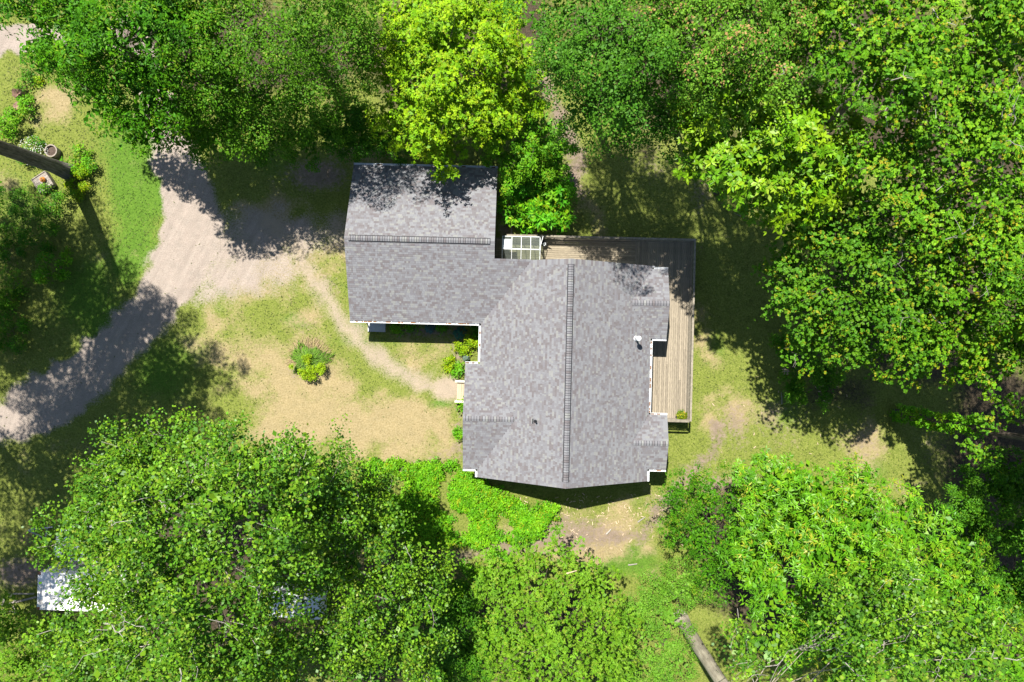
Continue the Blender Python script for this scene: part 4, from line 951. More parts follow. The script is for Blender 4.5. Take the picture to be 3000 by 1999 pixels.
T('sugar_maple_tree', 'golden tipped maple in the top right corner with grey dead twigs', 'maple_gold',
  [(2440, 50, 18, 105), (2570, 50, 18, 120), (2710, 70, 19, 140), (2860, 70, 18.5, 135), (2980, 50, 17, 105), (2550, 165, 17, 105), (2695, 190, 18.5, 140), (2840, 205, 18.5, 130), (2650, 290, 16, 95), (2780, 300, 17, 110), (2560, 260, 14.5, 60), (2930, 170, 16.5, 95), (2960, 290, 16, 70), (2480, -70, 18, 120), (2640, -80, 18, 130), (2820, -80, 18, 130), (3060, 150, 16, 120)], trunk_r=.38, bark='bark_grey', twig='twig_pale', twigs=60, bare=22, seed=12, den=1.30, fill=.55, twr=1.5)
T('sugar_maple_tree', 'golden tipped maple at the right edge below the corner maple', 'maple_gold',
  [(2570, 475, 15, 90), (2690, 440, 16, 110), (2835, 420, 17, 120), (2960, 410, 16, 105), (2640, 560, 14.5, 100), (2760, 560, 15.5, 120), (2890, 540, 16, 120), (2985, 560, 15, 95), (2700, 655, 13, 85), (2830, 660, 14.5, 105), (2950, 680, 14, 100), (3080, 520, 16, 120)], trunk_r=.38, bark='bark_grey', twig='twig_pale', twigs=60, bare=20, seed=13, den=1.30, fill=.55, twr=1.5)
T('norway_maple_tree', 'dark green maple with yellow tips overhanging the lawn east of the deck', 'maple_green',
  [(2310, 770, 8, 70), (2400, 710, 10, 100), (2515, 740, 12, 115), (2350, 870, 9, 95), (2455, 860, 11, 120), (2580, 890, 12, 120), (2300, 860, 6.5, 52), (2410, 960, 8.5, 88), (2520, 985, 9.5, 95), (2640, 1000, 9.5, 95), (2480, 640, 10, 60), (2690, 870, 12, 100), (2360, 1010, 6, 45)], trunk_r=.32, twigs=40, bare=6, seed=14, den=1.25, fill=.55)
T('norway_maple_tree', 'yellow tipped maple half cut off by the right edge, shading the lower lawn', 'maple_gold',
  [(2780, 770, 13, 110), (2900, 790, 14, 120), (2990, 860, 13, 105), (2770, 900, 12, 110), (2880, 930, 12, 115), (2740, 1020, 9.5, 75), (2860, 1050, 9, 78), (2970, 1010, 10, 80), (3070, 760, 14, 120), (3080, 930, 13, 110)], trunk_r=.34, twigs=40, bare=14, seed=15, den=1.20, fill=.55, twr=1.3)
T('walnut_tree', 'broad bright tree with long leaflets beside the lower right lawn', 'sumac',
  [(2290, 1455, 6.5, 95), (2395, 1475, 7.5, 100), (2515, 1510, 7.5, 100), (2255, 1560, 7.5, 95), (2370, 1595, 9.5, 120), (2500, 1635, 9.5, 120), (2255, 1690, 8.5, 90), (2355, 1735, 9.5, 110), (2480, 1775, 9.5, 115), (2330, 1860, 8.5, 92), (2450, 1900, 8.5, 105), (2340, 1405, 4.5, 45)], trunk_r=.26, twigs=30, seed=16)
T('walnut_tree', 'long leaved tree right of the broad bright tree, its edge along the lower right lawn', 'sumac',
  [(2630, 1560, 7.5, 95), (2735, 1635, 7.5, 85), (2620, 1680, 9, 105), (2800, 1670, 6.5, 62), (2715, 1770, 8.5, 100), (2830, 1775, 7.5, 80), (2600, 1890, 8.5, 100), (2745, 1905, 8.5, 100), (2890, 1880, 7.5, 92), (2970, 1790, 7, 70), (2980, 1960, 7.5, 80)], trunk_r=.24, twigs=26, seed=17)
T('privet_tree', 'fine leaved dark bush tree at the left of the broad bright tree', 'smallleaf',
  [(1985, 1455, 3.8, 58), (2070, 1460, 4.8, 75), (2150, 1440, 4.2, 55), (1975, 1545, 4, 50), (2060, 1560, 5.2, 92), (2145, 1565, 6, 80), (2090, 1655, 5.2, 78), (2030, 1405, 2.6, 34), (2165, 1395, 3, 30), (2180, 1650, 6, 60)], trunk_r=.12, twigs=30, seed=18)
T('juniper_shrub', 'pale feathery bush around the base of the pale trunk', 'pale',
  [(1950, 1730, 2.4, 58), (2015, 1710, 2.8, 66), (1890, 1800, 2.8, 70), (1960, 1790, 2.2, 66), (1900, 1880, 3.2, 80), (1950, 1900, 2.6, 56), (1845, 1955, 2.8, 75), (1930, 1970, 3, 70)], trunk_r=.09, twigs=14, seed=19, cat='shrub')
T('box_elder_tree', 'soft light green tree at the bottom centre below the dirt track', 'elder',
  [(1460, 1690, 4, 58), (1555, 1655, 4.8, 66), (1665, 1660, 4.8, 68), (1735, 1705, 4.6, 52), (1500, 1775, 6, 90), (1620, 1760, 7.2, 105), (1735, 1785, 6.5, 92), (1475, 1880, 6, 80), (1600, 1875, 7.8, 115), (1730, 1880, 7.2, 105), (1545, 1970, 6.5, 95), (1680, 1980, 7, 105), (1800, 1960, 5.5, 70), (1805, 1840, 5, 50)], trunk_r=.22, twigs=30, seed=20)
T('hazel_shrub', 'reddish twigged bush at the top left of the soft light green tree', 'shrub', [(1400, 1690, 2.2, 48), (1340, 1720, 2.5, 50), (1480, 1640, 1.6, 40), (1510, 1600, 1.2, 24)], trunk_r=.05, twigs=26, seed=21, cat='shrub', den=.45)
T('cottonwood_tree', 'huge cottonwood with pale branches filling the bottom left', 'cottonwood',
  [(345, 1355, 10.5, 72), (440, 1345, 11.5, 78), (555, 1320, 12.5, 70), (660, 1285, 12.5, 48), (690, 1340, 13.5, 92), (800, 1325, 12.5, 60), (895, 1335, 12.5, 78), (965, 1395, 11.5, 62), (285, 1455, 11.5, 98), (400, 1450, 14, 122), (540, 1450, 16, 140), (690, 1470, 17, 142), (840, 1455, 15.5, 130), (950, 1480, 13, 95),
   (212, 1555, 11.5, 84), (335, 1590, 14.5, 120), (480, 1610, 17, 150), (640, 1630, 18, 158), (795, 1600, 16.5, 130), (340, 1720, 13, 92), (440, 1750, 16.5, 138), (590, 1790, 18, 150), (735, 1735, 16, 98), (815, 1700, 15, 50), (930, 1690, 13.5, 62), (770, 1830, 15, 62), (275, 1850, 12.5, 88), (390, 1890, 15.5, 140), (545, 1930, 17.5, 150), (700, 1910, 16, 122), (230, 1970, 12, 80)],
  trunk_r=.5, bark='bark_grey', twig='twig_pale', twigs=130, bare=26, den=1.0, limb=.8, seed=22, twr=1.6)
T('cottonwood_tree', 'darker leafy tree between the huge cottonwood and the ground cover patch', 'cottonwood',
  [(1010, 1560, 11.5, 98), (1120, 1560, 10.5, 92), (1215, 1630, 9.5, 72), (1030, 1470, 9.5, 62), (930, 1590, 12.5, 82), (1010, 1680, 12.5, 102), (1135, 1690, 11.5, 100), (1235, 1710, 9.5, 68), (1060, 1800, 12.5, 100), (1175, 1820, 10.5, 90), (1290, 1670, 8, 36), (960, 1880, 13, 96), (1080, 1915, 11.5, 105), (1210, 1930, 9.5, 88), (850, 1910, 14, 80), (1120, 1440, 7.5, 55)],
  trunk_r=.32, bark='bark_grey', twig='twig_pale', twigs=70, bare=10, den=1.05, seed=23, twr=1.5)
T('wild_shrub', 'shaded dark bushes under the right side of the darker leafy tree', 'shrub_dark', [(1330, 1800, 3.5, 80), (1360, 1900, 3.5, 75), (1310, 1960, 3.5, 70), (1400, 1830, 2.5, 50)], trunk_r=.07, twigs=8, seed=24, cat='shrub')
T('elder_shrub', 'bright green bush in the bottom left corner below the container', 'elder', [(40, 1850, 2.6, 78), (125, 1835, 2.4, 66), (60, 1950, 2.8, 90), (160, 1930, 2.6, 70), (10, 1800, 2, 40)], trunk_r=.07, twigs=10, seed=25, cat='shrub', den=1.2)
T('elder_shrub', 'yellow green bush glimpsed in the gap at the bottom of the huge cottonwood', 'lime', [(830, 1930, 4.5, 60), (800, 1960, 4, 50)], trunk_r=.07, twigs=6, seed=26, cat='shrub', den=.5)
bt = G(1993, 1808)
T('cottonwood_tree', 'pale trunked cottonwood at the bottom right with bare white branches', 'cottonwood',
  [(2205, 1950, 14, 66), (2250, 1890, 14, 50), (2480, 1750, 16, 72), (2555, 1840, 17, 105), (2640, 1750, 16, 72), (2510, 1940, 17, 112), (2690, 1920, 17.5, 120), (2820, 1850, 16.5, 95), (2925, 1945, 16, 115)],
  base=bt, trunk_r=.46, bark='bark_pale', twig='twig_pale', twigs=26, bare=16, den=.7, seed=27, wig=.30, taper=.3, limb=.36, lean=(bt[0] + .25, bt[1] - .2, 12.5), twr=1.5)
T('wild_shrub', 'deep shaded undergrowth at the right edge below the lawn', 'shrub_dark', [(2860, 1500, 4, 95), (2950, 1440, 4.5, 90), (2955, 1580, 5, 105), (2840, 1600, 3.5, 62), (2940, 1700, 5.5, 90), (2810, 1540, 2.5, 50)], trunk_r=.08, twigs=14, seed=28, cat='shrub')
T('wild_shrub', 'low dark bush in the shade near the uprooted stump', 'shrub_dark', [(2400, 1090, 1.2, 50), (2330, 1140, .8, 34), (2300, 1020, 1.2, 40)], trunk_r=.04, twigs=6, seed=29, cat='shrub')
# trees whose trunks or shadows show while their crowns stand beyond the frame
T('wild_shrub', 'dark undergrowth in the gap between the peach tufted and golden maples', 'shrub_dark', [(2395, 225, 3.2, 60), (2470, 290, 3.2, 72), (2430, 350, 2.6, 50), (2520, 340, 3, 60), (2440, 180, 3, 50)], trunk_r=.06, twigs=6, seed=51, cat='shrub', den=.6)
bl = G(205, 507)
T('oak_tree', 'great grey furrowed trunk leaning out of the left edge', 'ash', [(-36.0, 12, 16, 4.0), (-32, 6.5, 17.5, 4.2), (-36.5, 8, 17, 4.2), (-28.6, 4.6, 17.5, 3.6), (-34, 3.5, 17, 3.8), (-33, 9.5, 19, 3.2), (-30.5, 1.2, 17.5, 3.0)], base=bl, trunk_r=.50, taper=.30, bark='bark_grey', twigs=0, den=1.35, fill=.5, limb=.45, seed=30, lean=(bl[0] - .3, bl[1] - .2, 15.5))
T('oak_tree', 'tree beyond the left edge whose shade mottles the lower driveway', 'ash', [(-35.5, -2.5, 16, 4.2), (-32.2, -4.5, 16.5, 3.4), (-36, -8, 16, 4), (-33, .5, 18, 3)], base=(-39.0, -4.0, 0), trunk_r=.4, bark='bark_grey', twigs=0, den=1.1, fill=.5, limb=.4, seed=31)
bi = G(2625, 1212)
iv = T('ivy_clad_tree', 'leaning ivy covered trunk crossing the shade at the right edge', 'maple_green', [(bi[0] + 1.2, bi[1] + .5, 17, 2.6), (bi[0] + 3.8, bi[1] - 1.5, 16, 3.6), (bi[0] + 4, bi[1] + 3, 17, 3.6), (2890, 1240, 9, 36), (2860, 1330, 8, 32), (2945, 1205, 10, 34)], base=bi, trunk_r=.30, bark='bark_dark', twigs=20, den=.8, seed=32, lean=(bi[0] + .6, bi[1] - .1, 14.5))
r = np.random.default_rng(5); n = 900; zz = r.uniform(.1, 8.5, n); th = r.uniform(0, 6.28, n); rr = .33 + r.uniform(0, .28, n)
c = np.stack([bi[0] + .04 * zz + rr * np.cos(th), bi[1] + rr * np.sin(th), bi[2] + zz], 1); u = np.stack([np.cos(th), np.sin(th), np.full(n, .6)], 1)
arr = clump_leaves(c[:170], u[:170], dict(STY['vine'], rc=(.14, .24)), r, 26); link('ivy', leaf_mesh('ivy', *arr, M['leaf'], bi), iv)
T('sugar_maple_tree', 'maple beyond the right edge shading the lower lawn', 'ash', [(29, 1.0, 16, 3.6), (30.5, -3.5, 15, 3.6), (28.6, 5, 16, 2.6), (33, 1, 16, 4)], trunk_r=.35, twigs=0, den=1.0, seed=33)
T('sugar_maple_tree', 'maple beyond the right edge whose shadow darkens the undergrowth', 'ash', [(33, -6, 15, 4), (31.5, -10, 13.5, 3.2)], trunk_r=.35, twigs=0, den=1.0, seed=34)

# ------------------------------------------------------------------ bushes and garden plants
spot('garden_shrub', 'yellow green leafy bush left of the rotten stump near the left edge', 'shrub', 'shrub', 40, 372, 42, 1.3, seed=1)
spot('garden_shrub', 'small bush right below the rotten stump', 'shrub', 'shrub', 95, 322, 26, .8, seed=2)
spot('garden_shrub', 'low weedy bush above the rotten stump', 'shrub', 'shrub_dark', 80, 252, 34, .7, seed=3, den=.7)
spot('weed_clump', 'tiny yellow green weed tuft on the lawn right of the stump', 'plant', 'lime', 119, 238, 8, .3, seed=4, n=3)
spot('flowering_shrub', 'shrub beside the great trunk on its lawn side', 'shrub', 'shrub', 245, 480, 55, 1.0, seed=5)
spot('garden_shrub', 'leafy shrub right of the foot of the great trunk', 'shrub', 'lime', 235, 540, 42, .8, seed=6, den=.8)
spot('garden_shrub', 'broad shaded bush below the wooden crate', 'shrub', 'shrub_dark', 95, 645, 100, 1.6, seed=7, n=7, den=.8)
spot('garden_shrub', 'sunlit round bush among the shade left of the driveway', 'shrub', 'shrub', 178, 785, 48, 1.3, seed=8)
spot('garden_shrub', 'pale green bush left of the sunlit round bush', 'shrub', 'elder', 60, 828, 46, 1.2, seed=9, den=1.2)
spot('garden_shrub', 'shaded bush at the left edge above the pale green bush', 'shrub', 'shrub_dark', 15, 745, 50, 1.2, seed=10)
spot('garden_shrub', 'shaded bush at the left edge beside the driveway', 'shrub', 'shrub_dark', 35, 965, 68, 1.3, seed=11, n=7)
spot('garden_shrub', 'dark bush in the left shade below the pale green bush', 'shrub', 'shrub_dark', 10, 880, 45, 1.1, seed=12)
spot('garden_shrub', 'glossy lime shrub in the corner bed by the house wall', 'shrub', 'lime', 1378, 1018, 28, .9, seed=13)
spot('bedding_plant', 'small lime plant left of the corner bed shrub', 'plant', 'lime', 1342, 1018, 9, .35, seed=14, n=3)
spot('bedding_plant', 'lime perennial on the dry lawn edge above the bench', 'plant', 'lime', 1322, 1088, 15, .4, seed=15, n=4)
spot('bedding_plant', 'small lime perennial above the larger lime one near the bench', 'plant', 'lime', 1314, 1058, 8, .3, seed=16, n=3)
spot('round_shrub', 'dark green clipped shrub against the wall above the bench', 'shrub', 'shrub', 1357, 1080, 15, .8, seed=17, n=4)
spot('round_shrub', 'small shrub against the wall just below the bench', 'shrub', 'shrub', 1357, 1193, 14, .7, seed=18, n=4)
spot('round_shrub', 'leafy shrub at the wall near the small west gable ridge', 'shrub', 'shrub', 1351, 1258, 17, .8, seed=19, n=4)
for i, (px, py, r_) in enumerate(((1165, 962, 16), (1215, 962, 22), (1300, 962, 20), (1385, 985, 20))):
    spot('bedding_plant', ['leafy green perennial in the shaded bed nearest the concrete step', 'broad green perennial left of the blue hosta', 'green perennial between the two hostas', 'green perennial in the shaded house corner'][i], 'plant', 'shrub', px, py, r_, .5, seed=20 + i, n=4)
def hosta(label, px, py, rpx, col, seed):
    r = np.random.default_rng(seed); x, y, z = G(px, py); R = rpx * .024; n = 46
    th = r.uniform(0, 6.28, n); q = np.sqrt(r.uniform(.02, 1, n)) * R * .8; ln = r.uniform(.20, .32, n)
    d = np.stack([np.cos(th), np.sin(th), -.15 - .5 * q / R], 1); c = np.stack([x + q * np.cos(th), y + q * np.sin(th), z + .15 + .38 * (1 - (q / R) ** 2)], 1)
    nn = np.stack([np.cos(th) * .35, np.sin(th) * .35, np.ones(n)], 1) + r.normal(0, .15, (n, 3))
    root = thing('hosta_plant', (x, y, z), label, 'plant')
    ob = None
    for i in range(n):
        me = leaf_mesh('leaf', c[i:i + 1], d[i:i + 1], nn[i:i + 1], ln[i:i + 1], ln[i:i + 1] * .72, np.array([col]) * r.uniform(.8, 1.2), M['leaf'], (x, y, z)); link('leaf', me, root)
hosta('blue green hosta in the shaded bed below the garage gutter', 1262, 962, 18, (.055, .125, .125), 1)
hosta('large dark teal hosta in the shaded bed near the house corner', 1350, 976, 25, (.035, .125, .085), 2)
hosta('small grey blue hosta in the sun below the lime shrub', 1366, 1050, 9, (.13, .19, .14), 3)

# clump in the middle of the front lawn: long green blades with yellow spurge heads
x, y, z = G(908, 1064); r = np.random.default_rng(9)
sp_ = thing('spurge_clump', (x, y, z), 'big clump of green blades and yellow flower heads on the dry front lawn', 'plant')
n = 1500; th = r.uniform(0, 6.28, n); q = r.uniform(0, 1.2, n) ** .7 * (1 + .25 * np.sin(th * 3 + 1) + .15 * np.sin(th * 7)); ln = r.uniform(.32, .62, n)
c = np.stack([x + q * np.cos(th) * 1.15, y + .15 + q * np.sin(th) * .95, z + .12 + .42 * np.clip(1.1 - q, 0, 1)], 1); d = np.stack([np.cos(th), np.sin(th), .7 - 1.2 * q], 1) + r.normal(0, .3, (n, 3))
col = np.array([.105, .21, .022]) * r.uniform(.6, 1.6, (n, 1)); col[r.random(n) < .12] = (.16, .19, .06)
link('blades', leaf_mesh('blades', c, d, np.stack([np.cos(th) * .4, np.sin(th) * .4, np.ones(n)], 1), ln, ln * .085, col, M['leaf'], (x, y, z)), sp_)
hd = [(.12, -.35), (-.05, -.55), (.3, -.6), (.1, -.75), (-.25, -.72), (.35, -.3), (.1, .05), (.02, .38), (-.15, .3), (.15, .45), (.85, -.15), (1.0, -.3), (.65, -.45), (.9, -.5), (-.4, -.5), (.45, -.85), (-.95, -.25), (-.1, -.9), (.2, -.95), (.75, -.2)]
CC = np.array([(x + a * 1.12 + r.normal(0, .07), y + b * 1.12 + r.normal(0, .07), z + r.uniform(.55, .85)) for a, b in hd for _ in range(5)])
arr = clump_leaves(CC, np.tile([0, 0, 1.0], (len(CC), 1)), dict(STY['lime'], rc=(.10, .17), ln=(.06, .11), cols=[(.25, .38, .010), (.21, .34, .010)]), r, 30)
link('flower_heads', leaf_mesh('flower_heads', *arr, M['leaf'], (x, y, z)), sp_)
n = 420; th = r.uniform(.1, 3.4, n); q = r.uniform(.75, 1.7, n); ln = r.uniform(.25, .6, n)
c = np.stack([x + q * np.cos(th), y + .1 + q * np.sin(th), z + r.uniform(.02, .10, n)], 1); d = np.stack([np.cos(th), np.sin(th), np.zeros(n)], 1) + r.normal(0, .25, (n, 3)) * [1, 1, .1]
link('dead_straw', leaf_mesh('dead_straw', c, d, np.tile([0, 0, 1.0], (n, 1)) + r.normal(0, .2, (n, 3)), ln, ln * .06, np.array([.40, .30, .17]) * r.uniform(.6, 1.2, (n, 1)), M['grass_blade'], (x, y, z)), sp_)

# white flowering bush by the great trunk
fb = spot('flowering_shrub', 'bush with small white flowers beside the great trunk', 'shrub', 'shrub_dark', 112, 448, 42, .9, seed=40, den=.8)
fx_, fy_, fz_ = G(112, 448); n = 260; th = r.uniform(0, 6.28, n); q = np.sqrt(r.uniform(0, 1, n)) * 1.05
c = np.stack([fx_ + q * np.cos(th), fy_ + q * np.sin(th), fz_ + .55 + .5 * (1 - q / 1.05) + r.uniform(-.1, .1, n)], 1)
link('flowers', leaf_mesh('flowers', c, r.normal(0, 1, (n, 3)) * [1, 1, .2], np.tile([0, 0, 1.0], (n, 1)) + r.normal(0, .3, (n, 3)), r.uniform(.05, .09, n), r.uniform(.05, .08, n), np.array([.62, .64, .58]) * r.uniform(.8, 1.1, (n, 1)), M['petal'], (fx_, fy_, fz_)), fb)['kind'] = 'stuff'

# ------------------------------------------------------------------ ground cover south of the house, grass, wood litter
r = np.random.default_rng(21)
POLY = [(1060, 1345), (1160, 1352), (1290, 1352), (1380, 1372), (1430, 1420), (1500, 1450), (1575, 1470), (1640, 1490), (1618, 1530), (1560, 1560), (1500, 1590), (1400, 1600), (1300, 1590), (1200, 1580), (1120, 1540), (1080, 1450)]
P = np.array(gxy(POLY)); X0, Y0 = P.min(0); X1, Y1 = P.max(0); n = 2600
x = r.uniform(X0, X1, n); y = r.uniform(Y0, Y1, n)
pm = poly_mask(x, y, POLY, 1.2); nz = vnoise(x, y, 1.5, 31); keep = (pm * (.98 + .75 * nz) > r.uniform(.3, .95, n))
x, y, nz = x[keep], y[keep], nz[keep]; z = terrain(x, y) + np.clip(.28 + .24 * nz + r.uniform(-.1, .15, len(x)), .08, .8)
arr = clump_leaves(np.stack([x, y, z], 1), np.tile([0, 0, 1.0], (len(x), 1)), STY['vine'], r, 36); NTRI += len(arr[0]) * 2
gc = link('ground_cover', leaf_mesh('ground_cover', *arr, M['leaf'])); tag(gc, 'bright leafy ground cover patch below the south gable', 'ground cover', kind='stuff')

n = 150000; x = r.uniform(-39, 39, n); y = r.uniform(-27, 27, n)
g, d_, dr, lu, pa, li = masks(x, y)
hw = (np.abs(to_loc(x, y)[0] - 3.5) < 5.3) & (np.abs(to_loc(x, y)[1] + 1.9) < 6.8) | (np.abs(to_loc(x, y)[0] + 6) < 4.4) & (np.abs(to_loc(x, y)[1] - 6.2) < 4.9)
keep = (r.random(n) > .72 * np.clip((dr - .3) * 2, 0, 1)) & (r.random(n) > np.maximum(np.clip(g * 1.5, 0, .985), np.maximum(np.clip(d_ * 1.1, 0, .9), np.clip(pa * 1.6, 0, .99)))) & ~hw & (r.random(n) > li * 1.1)
x, y, dr, lu = x[keep], y[keep], dr[keep], lu[keep]; n = len(x); z = terrain(x, y)
isdry = r.random(n) < np.clip((dr - .15) * 1.5, .05, .96)
col = np.where(isdry[:, None], np.array([.31, .25, .125]), np.where((r.random(n) < lu)[:, None], np.array([.085, .165, .018]), np.array([.110, .140, .028]))) * r.uniform(.78, 1.18, (n, 1))
th = r.uniform(0, 6.28, n); ln = r.uniform(.08, .19, n) * np.where(isdry, .62, 1.0)
d = np.stack([np.cos(th), np.sin(th), r.uniform(.04, .45, n)], 1)
gr = link('grass', leaf_mesh('grass', np.stack([x, y, z + .02], 1) + unit(d) * (ln * .4)[:, None], d, np.stack([-np.cos(th) * .5, -np.sin(th) * .5, np.ones(n)], 1) + r.normal(0, .3, (n, 3)), ln, ln * .30, col, M['grass_blade']))
tag(gr, 'short green and straw coloured grass covering the lawns', 'grass', kind='stuff'); NTRI += 2 * n

mb = MB()
for i in range(230):
    px, py = (rnd.gauss(1760, 150), rnd.gauss(1500, 52)) if i < 190 else (rnd.uniform(2080, 2500), rnd.uniform(1080, 1500))
    if px < 1500 or (py < 1450 and px < 1900): continue
    a = Vector(G(px, py, .03)); t = rnd.uniform(0, 6.28); L_ = rnd.uniform(.06, .26) * (1.6 if rnd.random() < .1 else 1)
    mb.bar(a, a + Vector((math.cos(t) * L_, math.sin(t) * L_, rnd.uniform(-.01, .03))), rnd.uniform(.02, .06), rnd.uniform(.012, .03))
tag(mb.build('wood_chips', M['chip']), 'pale splinters and bark chips strewn on the lawn below the south gable', 'wood chips', kind='stuff')
# ------------------------------------------------------------------ things standing about
def at_px(px, py): return Vector(G(px, py))
# pale concrete step by the garage side door
a = at_px(1105, 953)
st_ = thing('door_step', a, 'pale concrete step half in shade below the garage gutter', 'step', rz=RZ)
mb = MB(); mb.box(-.62, .60, -.48, 1.05, -.25, .16); mb.build('lower_slab', M['concrete'], st_); mb = MB(); mb.box(-.60, .58, .30, 1.05, .163, .30); mb.build('upper_slab', M['concrete'], st_)
# wooden bench against the west wall
a = at_px(1358, 1146)
bn = thing('bench', a, 'pale wooden bench with wide armrests against the west wall', 'bench', rz=RZ)
for i in range(4):
    mb = MB(); mb.box(-.42 + i * .145, -.42 + i * .145 + .13, -.62, .62, .40, .43); mb.build('seat_slat', M['pine'], bn)
for i in range(3):
    mb = MB(); mb.box(.20 + i * .03, .225 + i * .03, -.62, .62, .50 + i * .16, .63 + i * .16); mb.build('back_slat', M['pine'], bn)
for s in (-1, 1):
    mb = MB(); mb.box(-.56, .26, s * .70 - .075, s * .70 + .075, .635, .665); mb.build('armrest', M['pale_paint'], bn)
    for x_ in (-.46, .22):
        mb = MB(); mb.box(x_ - .04, x_ + .04, s * .68 - .04, s * .68 + .04, -.03, .633 if x_ < 0 else .95); mb.build('leg', M['pale_paint'], bn)
mb = MB(); mb.box(-.44, .2, -.64, -.60, .30, .398); mb.box(-.44, .2, .60, .64, .30, .398); mb.build('apron', M['pine'], bn)
# timber edging of the bed east of the garage
p, q = at_px(1497, 600), at_px(1499, 692)
mb = MB(); m_ = (p + q) / 2
mb.bar(p + Vector((0, 0, .10)), q + Vector((0, 0, .10)), .09, .24); e_ = link('timber_edging', mb.mesh('timber_edging', M['oldwood'], m_)); e_.location = m_
tag(e_, 'timber edging board between garage path and shrub bed', 'edging')
# potted plant on the deck
px_, py_ = W(1995, 1216, .6); pt = thing('potted_plant', (px_, py_, DZ), 'yellow green plant in a dark pot at the south end of the deck', 'plant')
mb = MB(); mb.lathe([(.14, 0), (.20, .30), (.22, .31), (.22, .34), (.185, .34), (.18, .29)], n=18); mb.build('pot', M['pot'], pt)
mb = MB(); mb.lathe([(.17, .26), (.172, .285)], n=16); mb.build('soil', M['soil'], pt)
r = np.random.default_rng(3); u = unit(r.normal(0, 1, (26, 3))); u[:, 2] = np.abs(u[:, 2])
arr = clump_leaves(u * [.26, .26, .22] + [0, 0, .48], u, dict(STY['lime'], rc=(.10, .16), ln=(.07, .12), cols=[(.12, .21, .012), (.22, .27, .012), (.07, .15, .014)], tip=((.42, .30, .01), .15)), r, 30)
link('foliage', leaf_mesh('foliage', *arr, M['leaf']), pt)

# shipping container
zt = 2.6; A = W(113, 1678, zt); B = W(106, 1787, zt); ang = math.atan2(A[1] - B[1], A[0] - B[0]) - math.pi / 2
wd = math.hypot(A[0] - B[0], A[1] - B[1]); L_ = 6.06; mid = ((A[0] + B[0]) / 2, (A[1] + B[1]) / 2)
ang = math.radians(-1.9); d = (math.cos(ang), math.sin(ang)); c0 = (mid[0] + d[0] * L_ / 2, mid[1] + d[1] * L_ / 2); gz = float(terrain(*c0))
ct = thing('shipping_container', (c0[0], c0[1], gz), 'white shipping container with rusty corners under the huge cottonwood', 'container', rz=ang)
hx_, hy_ = L_ / 2, wd / 2; H = zt - gz
mb = MB(); n = 26        # corrugated long walls
def corr(mb, ax, c, s, a0, a1, z0, z1, pitch, dep):
    x = a0; P = []
    while x < a1 - pitch * .5:
        P += [(x, 0), (x + pitch * .3, 0), (x + pitch * .5, dep), (x + pitch * .8, dep)]; x += pitch
    P.append((a1, 0))
    for i in range(len(P) - 1):
        (p0, d0), (p1, d1) = P[i], P[i + 1]
        q = [(p0, c - s * d0, z0), (p1, c - s * d1, z0), (p1, c - s * d1, z1), (p0, c - s * d0, z1)]
        if ax == 'y': q = [(v[1], v[0], v[2]) for v in q]
        mb.quad(q if (s < 0) == (ax == 'x') else q[::-1])
for s in (-1, 1):
    mb = MB(); corr(mb, 'x', s * (hy_ - .03), s, -hx_ + .12, hx_ - .12, .16, H - .06, .28, .036); mb.build('side_wall', M['white_steel'], ct)
mb = MB(); corr(mb, 'y', -hx_ + .05, -1, -hy_ + .1, hy_ - .1, .16, H - .06, .28, .036); mb.build('end_wall', M['white_steel'], ct)
mb = MB(); x = -hx_ + .18; P = []
while x < hx_ - .2: P += [(x, 0), (x + .09, 0), (x + .11, .022), (x + .19, .022)]; x += .21
P = [(-hx_ + .05, 0)] + P + [(hx_ - .05, 0)]
for i in range(len(P) - 1): mb.quad([(P[i][0], -hy_ + .05, H - .035 + P[i][1]), (P[i + 1][0], -hy_ + .05, H - .035 + P[i + 1][1]), (P[i + 1][0], hy_ - .05, H - .035 + P[i + 1][1]), (P[i][0], hy_ - .05, H - .035 + P[i][1])])
rf = mb.build('roof', M['white_steel'], ct)
mb = MB()     # frame
for s in (-1, 1):
    for zz in (.08, H - .05): mb.box(-hx_ + .17, hx_ - .17, s * hy_ - .06 * (s > 0), s * hy_ + .06 * (s < 0), zz - .06, zz + .045)
    for e in (-1, 1):
        mb.box(e * hx_ - .12 * (e > 0), e * hx_ + .12 * (e < 0), s * hy_ - .12 * (s > 0), s * hy_ + .12 * (s < 0), .12, H - .12)
for e in (-1, 1):
    for zz in (.08, H - .05): mb.box(e * hx_ - .06 * (e > 0), e * hx_ + .06 * (e < 0), -hy_ + .17, hy_ - .17, zz - .06, zz + .045)
mb.build('frame', M['white_steel'], ct)
for e in (-1, 1):
    for s in (-1, 1):
        for zz in (.06, H - .055):
            mb = MB(); x0, x1 = (hx_ - .17, hx_ + .004) if e > 0 else (-hx_ - .004, -hx_ + .17); y0, y1 = (hy_ - .16, hy_ + .004) if s > 0 else (-hy_ - .004, -hy_ + .16)
            mb.box(x0, x1, y0, y1, zz - .06, zz + .062); mb.build('corner_casting', M['rust'], ct)
for s in (-1, 1):
    mb = MB(); mb.box(hx_ - .07, hx_ - .03, s * .04 if s > 0 else -hy_ + .13, hy_ - .13 if s > 0 else -.04, .14, H - .13); dd = mb.build('door', M['white_steel'], ct)
    for yy in (.35, .85):
        mb = MB(); mb.tube([(hx_ - .01, s * yy, .15), (hx_ - .01, s * yy, H - .14)], [.02, .02], 6); mb.build('lock_bar', M['galv'], dd)
